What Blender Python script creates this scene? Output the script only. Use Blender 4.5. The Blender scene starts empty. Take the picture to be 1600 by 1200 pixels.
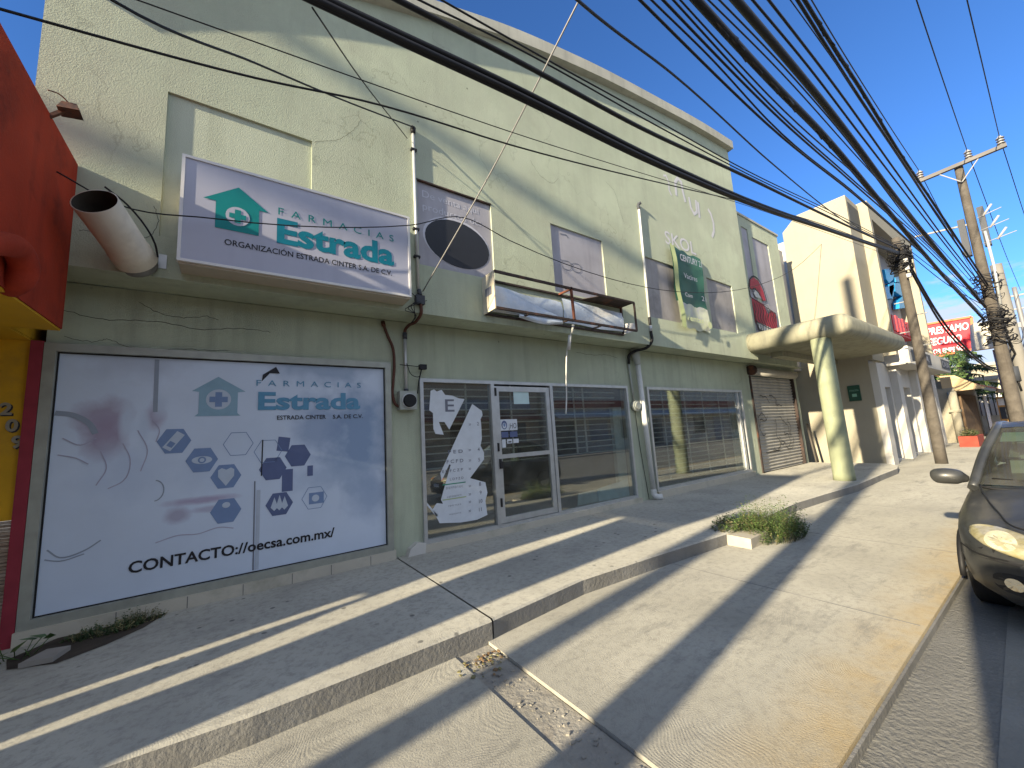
import bpy, bmesh, math, random
from mathutils import Vector, Matrix
random.seed(7)
R_ = math.radians
sc = bpy.context.scene
COL = sc.collection
V = Vector
# ------------------------------------------------------------------ camera
FPX, YAW, PITCH, ROLL, CH = 610.92, 0.616911, 0.134567, -0.0615737, 1.61
fw = V((math.sin(YAW)*math.cos(PITCH), math.cos(YAW)*math.cos(PITCH), math.sin(PITCH)))
rt = V((math.cos(YAW), -math.sin(YAW), 0)); up = rt.cross(fw)
rt2 = rt*math.cos(ROLL)+up*math.sin(ROLL); up2 = up*math.cos(ROLL)-rt*math.sin(ROLL)
CAM = V((0, 0, CH))
cd = bpy.data.cameras.new('camera'); cam = bpy.data.objects.new('camera', cd); COL.objects.link(cam)
m = Matrix((rt2, up2, -fw)).transposed().to_4x4(); m.translation = CAM; cam.matrix_world = m
cd.sensor_width = 36; cd.sensor_fit = 'HORIZONTAL'; cd.lens = FPX/1600*36
cd.clip_start = .05; cd.clip_end = 3000
sc.camera = cam
# measured bearings on the survey photo -> points on real planes of the site
def ray(px, py): return rt2*((px-800)/FPX) + up2*(-(py-600)/FPX) + fw
def PY(px, py, y): d = ray(px, py); return CAM+d*(y/d.y)
def PX(px, py, x): d = ray(px, py); return CAM+d*(x/d.x)
def PZ(px, py, z): d = ray(px, py); return CAM+d*((z-CH)/d.z)
# ------------------------------------------------------------------ materials
def mat(name, col, rough=.85, var=.12, vs=1.5, bump=.15, bs=70, metal=0, col2=None, c2s=.6, c2t=(.5,.7),
        streak=None, crack=0, wave=0, extra=None, spec=.3, coat=0, bd=.004, dr=0):
    mt = bpy.data.materials.new(name); mt.use_nodes = True
    nt = mt.node_tree; N = nt.nodes; L = nt.links; b = N['Principled BSDF']
    tc = N.new('ShaderNodeTexCoord'); co = tc.outputs['Object']
    def noise(scale, detail=5, rough_=.55, vec=None, dist=0):
        n = N.new('ShaderNodeTexNoise'); n.inputs['Scale'].default_value = scale; n.inputs['Detail'].default_value = detail
        n.inputs['Roughness'].default_value = rough_; n.inputs['Distortion'].default_value = dist
        L.new(vec or co, n.inputs['Vector']); return n.outputs['Fac']
    def ramp(fac, a, bb, ca=(0,0,0,1), cb=(1,1,1,1)):
        r = N.new('ShaderNodeValToRGB'); r.color_ramp.elements[0].position = a; r.color_ramp.elements[1].position = bb
        r.color_ramp.elements[0].color = ca; r.color_ramp.elements[1].color = cb; L.new(fac, r.inputs['Fac']); return r.outputs['Color']
    def mix(fac, a, bb, mode='MIX'):
        x = N.new('ShaderNodeMix'); x.data_type = 'RGBA'; x.blend_type = mode
        if isinstance(fac, (int, float)): x.inputs[0].default_value = fac
        else: L.new(fac, x.inputs[0])
        for i, v in ((6, a), (7, bb)):
            if isinstance(v, tuple): x.inputs[i].default_value = (*v[:3], 1)
            else: L.new(v, x.inputs[i])
        return x.outputs[2]
    def mapping(scale, rot=(0,0,0)):
        mp = N.new('ShaderNodeMapping'); mp.inputs['Scale'].default_value = scale; mp.inputs['Rotation'].default_value = rot
        L.new(co, mp.inputs['Vector']); return mp.outputs['Vector']
    def math_(op, a, bb=None):
        x = N.new('ShaderNodeMath'); x.operation = op
        for i, v in ((0, a), (1, bb)):
            if v is None: continue
            if isinstance(v, (int, float)): x.inputs[i].default_value = v
            else: L.new(v, x.inputs[i])
        return x.outputs[0]
    H = dict(noise=noise, ramp=ramp, mix=mix, mapping=mapping, math=math_, N=N, L=L, co=co)
    lo = tuple(max(0, c*(1-var)) for c in col); hi = tuple(min(1, c*(1+var)) for c in col)
    c = mix(ramp(noise(vs), .3, .7), lo, hi)
    if col2: c = mix(ramp(noise(c2s, 8, .65), *c2t), c, col2)
    if streak:
        f = ramp(noise(1, 6, .6, mapping((5, 5, .35))), .5, .78)
        c = mix(math_('MULTIPLY', f, streak[1]), c, streak[0])
    if crack:
        vo = N.new('ShaderNodeTexVoronoi'); vo.feature = 'DISTANCE_TO_EDGE'; vo.inputs['Scale'].default_value = .55
        ds = N.new('ShaderNodeVectorMath'); ds.operation = 'ADD'
        nn = N.new('ShaderNodeTexNoise'); nn.inputs['Scale'].default_value = 2.2; nn.inputs['Detail'].default_value = 8; L.new(co, nn.inputs['Vector'])
        sc_ = N.new('ShaderNodeVectorMath'); sc_.operation = 'SCALE'; sc_.inputs['Scale'].default_value = .9; L.new(nn.outputs['Color'], sc_.inputs[0])
        L.new(co, ds.inputs[0]); L.new(sc_.outputs[0], ds.inputs[1]); L.new(ds.outputs[0], vo.inputs['Vector'])
        cm = ramp(vo.outputs['Distance'], .0, .006, (1,1,1,1), (0,0,0,1))
        cm = math_('MULTIPLY', cm, ramp(noise(.5, 3), .5, .58))
        c = mix(math_('MULTIPLY', cm, crack), c, (.05, .05, .04))
    h = noise(bs, 6, .6)
    if wave:
        wv = N.new('ShaderNodeTexWave'); wv.inputs['Scale'].default_value = wave; wv.inputs['Distortion'].default_value = 5
        wv.inputs['Detail'].default_value = 2.5; wv.inputs['Detail Scale'].default_value = .12
        wn = N.new('ShaderNodeTexNoise'); wn.inputs['Scale'].default_value = 1.6; wn.inputs['Detail'].default_value = 1; L.new(co, wn.inputs['Vector'])
        wa = N.new('ShaderNodeVectorMath'); wa.operation = 'MULTIPLY_ADD'; wa.inputs[1].default_value = (1.3, 1.3, 0); L.new(wn.outputs['Color'], wa.inputs[0]); L.new(mapping((1, .75, 1), (0, 0, .9)), wa.inputs[2]); L.new(wa.outputs[0], wv.inputs['Vector'])
        wf = math_('MULTIPLY', wv.outputs['Fac'], ramp(noise(1.1, 4), .4, .62))
        h = math_('ADD', math_('MULTIPLY', h, .8), math_('MULTIPLY', wf, .16))
    if extra: c = extra(H, c)
    L.new(c, b.inputs['Base Color'])
    rr = N.new('ShaderNodeMapRange'); rr.inputs['To Min'].default_value = max(0, rough-.1); rr.inputs['To Max'].default_value = min(1, rough+.1)
    L.new(noise(vs*4), rr.inputs['Value']); L.new(rr.outputs[0], b.inputs['Roughness'])
    b.inputs['Metallic'].default_value = metal; b.inputs['Specular IOR Level'].default_value = spec
    b.inputs['Diffuse Roughness'].default_value = dr; b.inputs['Coat Weight'].default_value = coat; b.inputs['Coat Roughness'].default_value = .08
    if bump:
        bp = N.new('ShaderNodeBump'); bp.inputs['Strength'].default_value = bump; bp.inputs['Distance'].default_value = bd
        L.new(h, bp.inputs['Height']); L.new(bp.outputs['Normal'], b.inputs['Normal'])
    return mt
def flat(name, col, rough=.6, metal=0, var=.06, **k): return mat(name, col, rough, var, 8, k.pop('bump', .05), 120, metal, **k)
def glass(name, tint=(.8,.84,.82), ref=.0, ior=1.5):
    mt = bpy.data.materials.new(name); mt.use_nodes = True; nt = mt.node_tree; N = nt.nodes; L = nt.links
    for n in list(N): N.remove(n)
    o = N.new('ShaderNodeOutputMaterial'); mx = N.new('ShaderNodeMixShader'); tr = N.new('ShaderNodeBsdfTransparent'); gl = N.new('ShaderNodeBsdfGlossy')
    tr.inputs['Color'].default_value = (*tint, 1); gl.inputs['Roughness'].default_value = .02; gl.inputs['Color'].default_value = (.9,.92,.92,1)
    lw = N.new('ShaderNodeLayerWeight'); pw = N.new('ShaderNodeMath'); pw.operation = 'POWER'; pw.inputs[1].default_value = 4.5; L.new(lw.outputs['Facing'], pw.inputs[0])
    f0 = ((ior-1)/(ior+1))**2*2+ref; ad = N.new('ShaderNodeMath'); ad.operation = 'MULTIPLY_ADD'; ad.inputs[1].default_value = 1-f0; ad.inputs[2].default_value = f0; ad.use_clamp = True
    L.new(pw.outputs[0], ad.inputs[0]); L.new(ad.outputs[0], mx.inputs[0]); L.new(tr.outputs[0], mx.inputs[1]); L.new(gl.outputs[0], mx.inputs[2])
    # a film of dust on the outside of the pane
    df = N.new('ShaderNodeBsdfDiffuse'); df.inputs['Color'].default_value = (.35,.34,.3,1); m2 = N.new('ShaderNodeMixShader')
    tc = N.new('ShaderNodeTexCoord'); nz = N.new('ShaderNodeTexNoise'); nz.inputs['Scale'].default_value = 3; nz.inputs['Detail'].default_value = 7; L.new(tc.outputs['Object'], nz.inputs['Vector'])
    mr = N.new('ShaderNodeMapRange'); mr.inputs['From Min'].default_value = .4; mr.inputs['From Max'].default_value = .8; mr.inputs['To Min'].default_value = .05; mr.inputs['To Max'].default_value = .2; L.new(nz.outputs['Fac'], mr.inputs['Value'])
    L.new(mr.outputs[0], m2.inputs[0]); L.new(mx.outputs[0], m2.inputs[1]); L.new(df.outputs[0], m2.inputs[2]); L.new(m2.outputs[0], o.inputs[0])
    return mt
GREEN = (.44, .485, .365)
def grit_(H, c):
    c = H['mix'](H['math']('MULTIPLY', H['ramp'](H['noise'](14, 12, .8), .48, .62), .55), c, (.22,.21,.185))
    c = H['mix'](H['math']('MULTIPLY', H['ramp'](H['noise'](.55, 8, .65), .5, .62), .3), c, (.27,.26,.23))
    vo = H['N'].new('ShaderNodeTexVoronoi'); vo.feature = 'DISTANCE_TO_EDGE'; vo.inputs['Scale'].default_value = .45
    ds = H['N'].new('ShaderNodeVectorMath'); ds.operation = 'MULTIPLY_ADD'; ds.inputs[1].default_value = (.7, .7, 0); nn = H['N'].new('ShaderNodeTexNoise'); nn.inputs['Scale'].default_value = 2.5; nn.inputs['Detail'].default_value = 9
    H['L'].new(H['co'], nn.inputs['Vector']); H['L'].new(nn.outputs['Color'], ds.inputs[0]); H['L'].new(H['co'], ds.inputs[2]); H['L'].new(ds.outputs[0], vo.inputs['Vector'])
    f = H['math']('MULTIPLY', H['ramp'](vo.outputs['Distance'], 0, .0045, (1,1,1,1), (0,0,0,1)), H['ramp'](H['noise'](.7, 3), .5, .6))
    return H['mix'](H['math']('MULTIPLY', f, .4), c, (.12,.115,.10))
def kerbpaint(H, c):   # worn ochre kerb paint along the outer edge of the pavement
    c = grit_(H, c); sp = H['N'].new('ShaderNodeSeparateXYZ'); H['L'].new(H['co'], sp.inputs[0])
    f = H['ramp'](H['math']('DIVIDE', sp.outputs['Y'], 2), .45, .67, (1,1,1,1), (0,0,0,1))
    f = H['math']('MULTIPLY', f, H['ramp'](H['noise'](2.2, 8, .7), .25, .72)); f = H['math']('MULTIPLY', f, .75)
    c = H['mix'](f, c, (.38, .26, .09))
    # dark oily blotches
    return H['mix'](H['math']('MULTIPLY', H['ramp'](H['noise'](1.5, 12, .78, H['mapping']((.6,1.9,1))), .53, .66), .75), c, (.19,.185,.165))
def spots(H, c):       # chewing-gum dots and scuffs
    c = grit_(H, c)
    vo = H['N'].new('ShaderNodeTexVoronoi'); vo.inputs['Scale'].default_value = 5; H['L'].new(H['co'], vo.inputs['Vector'])
    f = H['ramp'](vo.outputs['Distance'], .08, .13, (1,1,1,1), (0,0,0,1)); f = H['math']('MULTIPLY', f, H['ramp'](H['noise'](1.3, 3), .44, .5))
    c = H['mix'](H['math']('MULTIPLY', f, .75), c, (.085,.085,.08))
    return H['mix'](H['math']('MULTIPLY', H['ramp'](H['noise'](1.4, 9, .75), .52, .7), .35), c, (.16,.155,.145))
def asph(H, c):
    vo = H['N'].new('ShaderNodeTexVoronoi'); vo.inputs['Scale'].default_value = 55; H['L'].new(H['co'], vo.inputs['Vector'])
    return H['mix'](H['math']('MULTIPLY', H['ramp'](vo.outputs['Color'], .8, .95), .5), c, (.28,.27,.25))
def mottle(H, c):      # blotchy weathering and old patch repairs
    c = H['mix'](H['math']('MULTIPLY', H['ramp'](H['noise'](3.2, 10, .72), .46, .7), .35), c, (.365,.385,.30))
    c = H['mix'](H['math']('MULTIPLY', H['ramp'](H['noise'](.8, 7, .7, H['mapping']((1,1,.6))), .5, .64), .3), c, (.48,.505,.40))
    sp = H['N'].new('ShaderNodeSeparateXYZ'); H['L'].new(H['co'], sp.inputs[0])      # drip marks along the foot of the upper wall
    f = H['math']('MULTIPLY', H['ramp'](H['math']('DIVIDE', sp.outputs['Z'], 10), .33, .41, (1,1,1,1), (0,0,0,1)), H['ramp'](H['noise'](1, 7, .6, H['mapping']((6,6,.45))), .5, .68))
    c = H['mix'](H['math']('MULTIPLY', f, .28), c, (.22,.23,.185))
    vo = H['N'].new('ShaderNodeTexVoronoi'); vo.inputs['Scale'].default_value = 2.4; H['L'].new(H['co'], vo.inputs['Vector'])
    f = H['math']('MULTIPLY', H['ramp'](vo.outputs['Distance'], .03, .045, (1,1,1,1), (0,0,0,1)), H['ramp'](H['noise'](.6, 3), .5, .56))
    return H['mix'](H['math']('MULTIPLY', f, .7), c, (.12,.125,.10))
def faceprint(H, c):   # the faded photograph printed on the window film: pale skin, a glove, lips
    for (x, z, rx, rz, col, k) in ((-1.15,1.72,.24,.22,(.34,.29,.38),.9), (-1.12,1.5,.2,.24,(.33,.27,.36),.9), (-.78,1.72,.1,.18,(.36,.31,.41),.8), (-.98,1.66,.07,.24,(.52,.60,.72),.9), (-.86,1.6,.06,.22,(.50,.58,.70),.85), (-.74,1.82,.09,.16,(.50,.58,.70),.8),
                               (-.35,.83,.36,.05,(.36,.30,.42),.85), (-.56,.70,.13,.1,(.31,.27,.37),.7), (-.3,.73,.25,.04,(.38,.36,.48),.7), (-.95,1.15,.4,.35,(.47,.55,.68),.7), (-.4,1.1,.2,.3,(.45,.53,.66),.6), (1.2,1.4,.5,.8,(.20,.29,.44),.9), (.7,1.55,.35,.5,(.24,.32,.47),.75),
                               (1.3,.7,.4,.4,(.29,.38,.53),.7), (-.9,2.3,.5,.3,(.42,.47,.56),.7), (.8,2.3,.7,.3,(.27,.35,.48),.8), (.9,.95,.6,.2,(.33,.42,.56),.6)):
        mp = H['N'].new('ShaderNodeMapping'); mp.inputs['Location'].default_value = (-x/rx, 0, -z/rz); mp.inputs['Scale'].default_value = (1/rx, 0, 1/rz)
        H['L'].new(H['co'], mp.inputs['Vector'])
        ln = H['N'].new('ShaderNodeVectorMath'); ln.operation = 'LENGTH'; H['L'].new(mp.outputs[0], ln.inputs[0])
        d = H['math']('ADD', ln.outputs['Value'], H['math']('MULTIPLY', H['math']('SUBTRACT', H['noise'](4, 5), .5), 1.1))
        c = H['mix'](H['math']('MULTIPLY', H['ramp'](d, .35, 1.1, (1,1,1,1), (0,0,0,1)), k), c, col)
    return c
STUC = mat('green_stucco', GREEN, .93, .12, .9, .8, 95, col2=(.40,.425,.325), c2s=1.1, c2t=(.5,.72), streak=((.33,.35,.275), .4), dr=.25, extra=mottle, crack=.3, spec=.12, bd=.010)
STUC2 = mat('green_stucco_panel', (.43,.465,.355), .93, .1, 1.2, .45, 85, streak=((.26,.28,.2), .45), spec=.12, bd=.012)
CORN = mat('pale_cornice', (.43,.42,.35), .9, .12, 1.5, .3, 50, streak=((.22,.22,.19), .5))
GREYP = mat('grey_board', (.36,.35,.38), .8, .1, 2, .1, 40, streak=((.25,.24,.26), .55), col2=(.30,.29,.31), c2s=1.5)
GREYD = mat('weathered_board', (.34,.32,.31), .9, .15, 2.5, .3, 40, streak=((.17,.17,.17), .6), col2=(.24,.23,.22), c2s=1.6)
ALU = flat('aluminium_frame', (.50,.51,.50), .45, .55, .1)
ALU2 = flat('aluminium_frame_olive', (.36,.37,.32), .5, .4, .12)
BLACK = flat('black_rubber', (.012,.012,.013), .6)
CABLE = flat('cable_black', (.012,.012,.014), .55)
CABLEG = flat('steel_wire', (.28,.27,.26), .5, .5)
RED = mat('red_paint', (.36,.04,.017), .8, .2, 2, .5, 45, col2=(.20,.025,.014), c2s=3, c2t=(.5,.72), streak=((.15,.02,.012), .6), spec=.2)
YEL = mat('yellow_paint', (.60,.33,.015), .75, .15, 2, .3, 40, col2=(.34,.20,.03), c2s=1.4, c2t=(.52,.75))
MAROON = flat('maroon_paint', (.26,.03,.045), .7, 0, .15)
CREAM = mat('cream_wall', (.36,.33,.25), .9, .06, 1, .25, 45, col2=(.33,.30,.23), c2s=1, streak=((.28,.26,.20), .3))
WHITEW = mat('white_wall', (.58,.56,.51), .9, .06, 1, .25, 45, streak=((.42,.40,.36), .35))
GREYW = mat('grey_wall', (.36,.36,.37), .85, .06, 1, .15, 45)
CANOPY = mat('canopy_plaster', (.33,.32,.235), .9, .12, 1.6, .6, 60, col2=(.25,.245,.185), c2s=3, c2t=(.5,.72), streak=((.15,.145,.12), .65), crack=.6)
COLM = mat('column_plaster', (.30,.325,.205), .9, .1, 2, .6, 60, col2=(.24,.26,.175), c2s=3.5, c2t=(.52,.72), streak=((.19,.19,.14), .5))
CONC = mat('pavement_concrete', (.36,.345,.29), .9, .16, .8, .6, 90, wave=13, extra=kerbpaint, spec=.15, bd=.008, dr=.2)
CONC2 = mat('walkway_concrete', (.42,.405,.345), .9, .14, .9, .55, 90, wave=14, extra=spots, spec=.15, bd=.006, dr=.2)
CONCR = mat('rough_concrete', (.31,.29,.245), .95, .2, 3, .8, 22, col2=(.22,.20,.17), c2s=5, spec=.15, bd=.016)
KERBF = mat('step_face_concrete', (.21,.205,.19), .95, .18, 2, .8, 30, streak=((.14,.135,.12), .6), spec=.15, bd=.012)
ASPH = mat('asphalt', (.185,.18,.16), .9, .2, 1.2, .9, 30, extra=asph, spec=.25, bd=.02)
ASPH2 = mat('asphalt_pale', (.25,.24,.205), .9, .15, 1.5, .8, 40, extra=asph, spec=.25, bd=.012)
DIRT = mat('bare_dirt', (.06,.048,.036), 1, .4, 5, 1, 20)
TILEB = mat('base_tile', (.52,.48,.39), .6, .1, 2, .1, 30, col2=(.36,.34,.27), c2s=2)
GLASS = glass('shop_glass', (.84,.88,.85), .10)
CARGLASS = glass('car_glass', (.30,.38,.34), .0, 1.35)
WFILM = mat('printed_window_film', (.55,.63,.75), .42, .07, 1, .12, 5, extra=faceprint, spec=.45, bd=.02)
PAPER = flat('white_paper', (.60,.64,.68), .7)
TEAL = flat('teal_print', (.0,.20,.20), .5); TEAL2 = flat('teal_blue_print', (.0,.16,.23), .5)
FBLUE = flat('faded_blue_print', (.10,.27,.42), .5); HEXB = flat('hexagon_blue_print', (.17,.25,.42), .5); HEXD = flat('hexagon_dark_print', (.10,.13,.25), .5)
HOUSEB = flat('house_icon_print', (.24,.38,.47), .5)
INK = flat('black_print', (.02,.02,.025), .5); INKG = flat('grey_print', (.16,.17,.21), .5); FILMG = flat('film_grey_print', (.27,.31,.37), .5); LETW = flat('white_letter', (.62,.60,.60), .6)
GREYINK = flat('pale_grey_letter', (.50,.50,.55), .6)
SIGNW = mat('sign_vinyl', (.40,.41,.49), .5, .04, 1, .03, 60, streak=((.33,.34,.42), .5), spec=.4)
WMETAL = flat('white_metal', (.66,.65,.63), .45); SBEIGE = flat('sign_underside', (.44,.38,.29), .6)
RUST = mat('rusty_steel', (.13,.045,.025), .85, .4, 6, .4, 60, col2=(.05,.035,.03), c2s=4)
RUSTD = mat('dark_rusty_steel', (.05,.035,.03), .8, .4, 6, .3, 60, col2=(.16,.06,.03), c2s=3, c2t=(.55,.7))
TORN = mat('torn_vinyl', (.55,.62,.70), .4, .15, 2, .3, 12, col2=(.70,.68,.64), c2s=2, spec=.5, bd=.03)
BROWN = flat('brown_hose', (.09,.035,.022), .6); PVC = mat('cream_pvc', (.60,.54,.42), .45, .1, 3, .05, 60, col2=(.42,.36,.27), c2s=2.5, c2t=(.5,.8), spec=.4)
PVCW = flat('white_pvc', (.62,.62,.58), .45); GALV = flat('galvanised', (.52,.53,.52), .45, .4); METERB = flat('meter_box_paint', (.36,.38,.34), .6)
BANG = mat('banner_green', (.035,.12,.085), .6, .15, 2, .15, 30); BANL = mat('banner_pale', (.52,.55,.42), .6, .2, 3, .1, 30, col2=(.40,.38,.52), c2s=2)
BANY = mat('banner_edge_yellow', (.36,.42,.20), .6, .2, 3, .1, 30)
WOOD = mat('old_wood', (.092,.08,.066), .9, .3, 3, .7, 30, streak=((.055,.045,.035), .95), col2=(.13,.115,.095), c2s=4, bd=.02)
WOODP = mat('brown_planks', (.13,.085,.05), .85, .25, 3, .4, 30, streak=((.05,.035,.025), .7))
LEAF = flat('weed_leaf', (.105,.16,.045), .6, 0, .4); LEAF2 = flat('dry_weed_leaf', (.20,.18,.085), .7, 0, .35); LEAFD = flat('dark_leaf', (.05,.085,.03), .6, 0, .35)
CON1 = flat('conifer_leaf', (.045,.085,.04), .7, 0, .4); CON2 = flat('conifer_leaf_light', (.10,.16,.05), .7, 0, .4)
BROWNL = flat('litter', (.22,.14,.07), .9, 0, .4)
PAINT = mat('dark_grey_car_paint', (.036,.038,.038), .4, .2, 3, .02, 80, .2, col2=(.085,.083,.075), c2s=2.5, c2t=(.45,.8), spec=.45, coat=.15)
PLAST = flat('black_plastic', (.025,.025,.026), .55); TYRE = flat('tyre_rubber', (.02,.02,.02), .85); RIM = flat('wheel_rim', (.32,.32,.32), .35, .7)
HLENS = mat('yellowed_headlamp', (.27,.235,.115), .22, .2, 14, .12, 25, spec=.6, coat=.9, col2=(.38,.35,.24), c2s=11, c2t=(.4,.65)); CHROME = flat('reflector', (.7,.68,.6), .12, .9); AMBER = flat('amber_lens', (.65,.20,.06), .25)
SEAT = flat('seat_cloth', (.32,.31,.27), .9); INTD = flat('dark_cabin', (.03,.03,.03), .8)
LOGOB = flat('blue_logo', (.02,.27,.55), .45); LETR = flat('red_letter', (.65,.04,.05), .5); SIGNR = flat('red_sign', (.62,.015,.03), .5); WHITE = flat('white_print', (.75,.75,.75), .6)
TILER = mat('clay_roof_tile', (.32,.10,.055), .9, .3, 6, .5, 30); TARP = flat('white_tarp', (.62,.66,.72), .6, bump=.5); REDBRICK = mat('red_planter_paint', (.30,.055,.035), .85, .2, 4, .3, 40)
SLAT = mat('shutter_steel', (.43,.41,.355), .7, .12, 3, .1, 60, .1, streak=((.26,.24,.21), .5)); GRAF = flat('graffiti_black', (.03,.03,.035), .7); GRAFR = flat('graffiti_red', (.36,.02,.05), .6); GRAFW = flat('graffiti_white', (.55,.55,.52), .6)
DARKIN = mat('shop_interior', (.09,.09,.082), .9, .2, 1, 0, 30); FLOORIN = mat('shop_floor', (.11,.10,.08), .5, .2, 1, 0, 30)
GRILL = flat('grille_steel', (.50,.50,.46), .7, .0); FOAM = flat('blue_foam_board', (.42,.58,.66), .7); PLATE = flat('green_plate', (.02,.07,.045), .5)
DGREY = flat('transformer_grey', (.05,.055,.065), .6); PORC = flat('porcelain', (.36,.35,.34), .4); STEEL = flat('pole_steel', (.22,.22,.22), .6, .3)
BANK = mat('far_wall_pale', (.60,.54,.42), .9, .1, 1, .1, 30); BBW = mat('billboard_back', (.50,.47,.38), .7, .1, 2, .1, 30, streak=((.35,.32,.26), .6))
OPPW = mat('opposite_wall_beige', (.46,.36,.24), .9, .1, .6, .2, 30); OPPR = mat('opposite_wall_red', (.30,.06,.04), .9, .1, .6, .2, 30); VANP = flat('van_paint', (.35,.35,.34), .4)
DIGIT = flat('brass_digit', (.30,.27,.20), .5, .3)
# ------------------------------------------------------------------ mesh builder
class MB:
    def __init__(s): s.bm = bmesh.new(); s.mats = []; s.cur = 0; s.smooth = False
    def mat(s, m):
        if m not in s.mats: s.mats.append(m)
        s.cur = s.mats.index(m); return s
    def face(s, pts, sm=None):
        vs = [s.bm.verts.new(p) for p in pts]
        try: f = s.bm.faces.new(vs)
        except ValueError: return
        f.material_index = s.cur; f.smooth = s.smooth if sm is None else sm; return f
    def box(s, x0, x1, y0, y1, z0, z1):
        c = [(x0,y0,z0),(x1,y0,z0),(x1,y1,z0),(x0,y1,z0),(x0,y0,z1),(x1,y0,z1),(x1,y1,z1),(x0,y1,z1)]
        v = [s.bm.verts.new(p) for p in c]
        for q in ((3,2,1,0),(4,5,6,7),(0,1,5,4),(1,2,6,5),(2,3,7,6),(3,0,4,7)):
            f = s.bm.faces.new([v[i] for i in q]); f.material_index = s.cur
        return s
    def hexa(s, c):
        v = [s.bm.verts.new(p) for p in c]
        for q in ((3,2,1,0),(4,5,6,7),(0,1,5,4),(1,2,6,5),(2,3,7,6),(3,0,4,7)):
            f = s.bm.faces.new([v[i] for i in q]); f.material_index = s.cur
        return s
    def bar(s, a, b, w, h=None, upv=(0,0,1)):
        a, b = V(a), V(b); d = (b-a).normalized(); u = V(upv); h = h or w
        if abs(d.dot(u)) > .98: u = V((0,1,0))
        sx = d.cross(u).normalized()*w/2; sy = sx.cross(d).normalized()*h/2
        return s.hexa([a-sx-sy, a+sx-sy, b+sx-sy, b-sx-sy, a-sx+sy, a+sx+sy, b+sx+sy, b-sx+sy])
    def tube(s, pts, r, n=8, caps=True):
        pts = [V(p) for p in pts]; rs = r if isinstance(r, (list, tuple)) else [r]*len(pts)
        rings = []; prev = None
        for i, p in enumerate(pts):
            d = (pts[min(i+1, len(pts)-1)]-pts[max(i-1, 0)])
            if d.length < 1e-9: d = V((0,0,1))
            d.normalize()
            if prev is None:
                u = V((0,0,1)) if abs(d.z) < .9 else V((1,0,0)); u = (u-d*u.dot(d)).normalized()
            else: u = (prev-d*prev.dot(d)).normalized()
            prev = u; w = d.cross(u)
            rings.append([s.bm.verts.new(p+(u*math.cos(2*math.pi*k/n)+w*math.sin(2*math.pi*k/n))*rs[i]) for k in range(n)])
        for a, b in zip(rings, rings[1:]):
            for k in range(n):
                f = s.bm.faces.new((a[k], a[(k+1)%n], b[(k+1)%n], b[k])); f.material_index = s.cur; f.smooth = True
        if caps:
            for rg in (rings[0][::-1], rings[-1]):
                f = s.bm.faces.new(rg); f.material_index = s.cur
        return s
    def grid(s, rows, closed=False, sm=True):
        vs = [[s.bm.verts.new(p) for p in r] for r in rows]
        for a, b in zip(vs, vs[1:]):
            n = len(a)
            for k in range(n if closed else n-1):
                f = s.bm.faces.new((a[k], a[(k+1)%n], b[(k+1)%n], b[k])); f.material_index = s.cur; f.smooth = sm
        return vs
    def prism(s, poly, off):
        off = V(off); a = [s.bm.verts.new(V(p)) for p in poly]; b = [s.bm.verts.new(V(p)+off) for p in poly]; n = len(a)
        for q in (a, b[::-1]): f = s.bm.faces.new(q); f.material_index = s.cur
        for i in range(n):
            f = s.bm.faces.new((a[i], b[i], b[(i+1)%n], a[(i+1)%n])); f.material_index = s.cur
        return s
    def text(s, txt, o, ux=(1,0,0), uy=(0,0,1), h=.1, w=None, bold=0, shear=0, space=1):
        cu = bpy.data.curves.new('t', 'FONT'); cu.body = txt; cu.resolution_u = 3; cu.offset = bold; cu.shear = shear; cu.space_character = space
        ob = bpy.data.objects.new('t', cu); COL.objects.link(ob); dg = bpy.context.evaluated_depsgraph_get()
        me = bpy.data.meshes.new_from_object(ob.evaluated_get(dg)); bpy.data.objects.remove(ob); bpy.data.curves.remove(cu)
        if not len(me.vertices): return s
        xs = [v.co.x for v in me.vertices]; ys = [v.co.y for v in me.vertices]; x0, x1, y0, y1 = min(xs), max(xs), min(ys), max(ys)
        ky = h/.72; kx = ky if w is None else w/(x1-x0); o, ux, uy = V(o), V(ux), V(uy)
        vs = [s.bm.verts.new(o+ux*((v.co.x-x0)*kx)+uy*(v.co.y*ky)) for v in me.vertices]
        for p in me.polygons:
            try: f = s.bm.faces.new([vs[i] for i in p.vertices]); f.material_index = s.cur
            except ValueError: pass
        bpy.data.meshes.remove(me); return s
    def poly2(s, pts, y): return s.face([(x, y, z) for x, z in pts])      # flat print on a wall facing the street
    def disc(s, x, z, y, rx, rz=None, n=24, a=0):
        rz = rz or rx; ca, sa = math.cos(a), math.sin(a)
        return s.poly2([(x+rx*math.cos(t)*ca-rz*math.sin(t)*sa, z+rx*math.cos(t)*sa+rz*math.sin(t)*ca) for t in [-2*math.pi*k/n for k in range(n)]], y)
    def stroke(s, pts, y, w):      # one mitred ribbon, so that no two faces overlap in a plane
        P = [V((p[0], 0, p[1])) for p in pts]; P = [p for i, p in enumerate(P) if i == 0 or (p-P[i-1]).length > 1e-5]
        if len(P) < 2: return
        closed = (P[0]-P[-1]).length < 1e-4; n = len(P); L_, R2 = [], []
        for i, p in enumerate(P):
            a = P[i-1] if i else (P[-2] if closed else None); c = P[i+1] if i < n-1 else (P[1] if closed else None)
            d1 = (p-a).normalized() if a is not None else None; d2 = (c-p).normalized() if c is not None else None
            d = (d1 or d2)+(d2 or d1)
            if d.length < .3: d = d1
            d = d.normalized(); k = 1/max(.5, abs(d.dot(d1 or d2))); q = V((-d.z, 0, d.x))*w/2*k; L_.append(p+q); R2.append(p-q)
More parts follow.
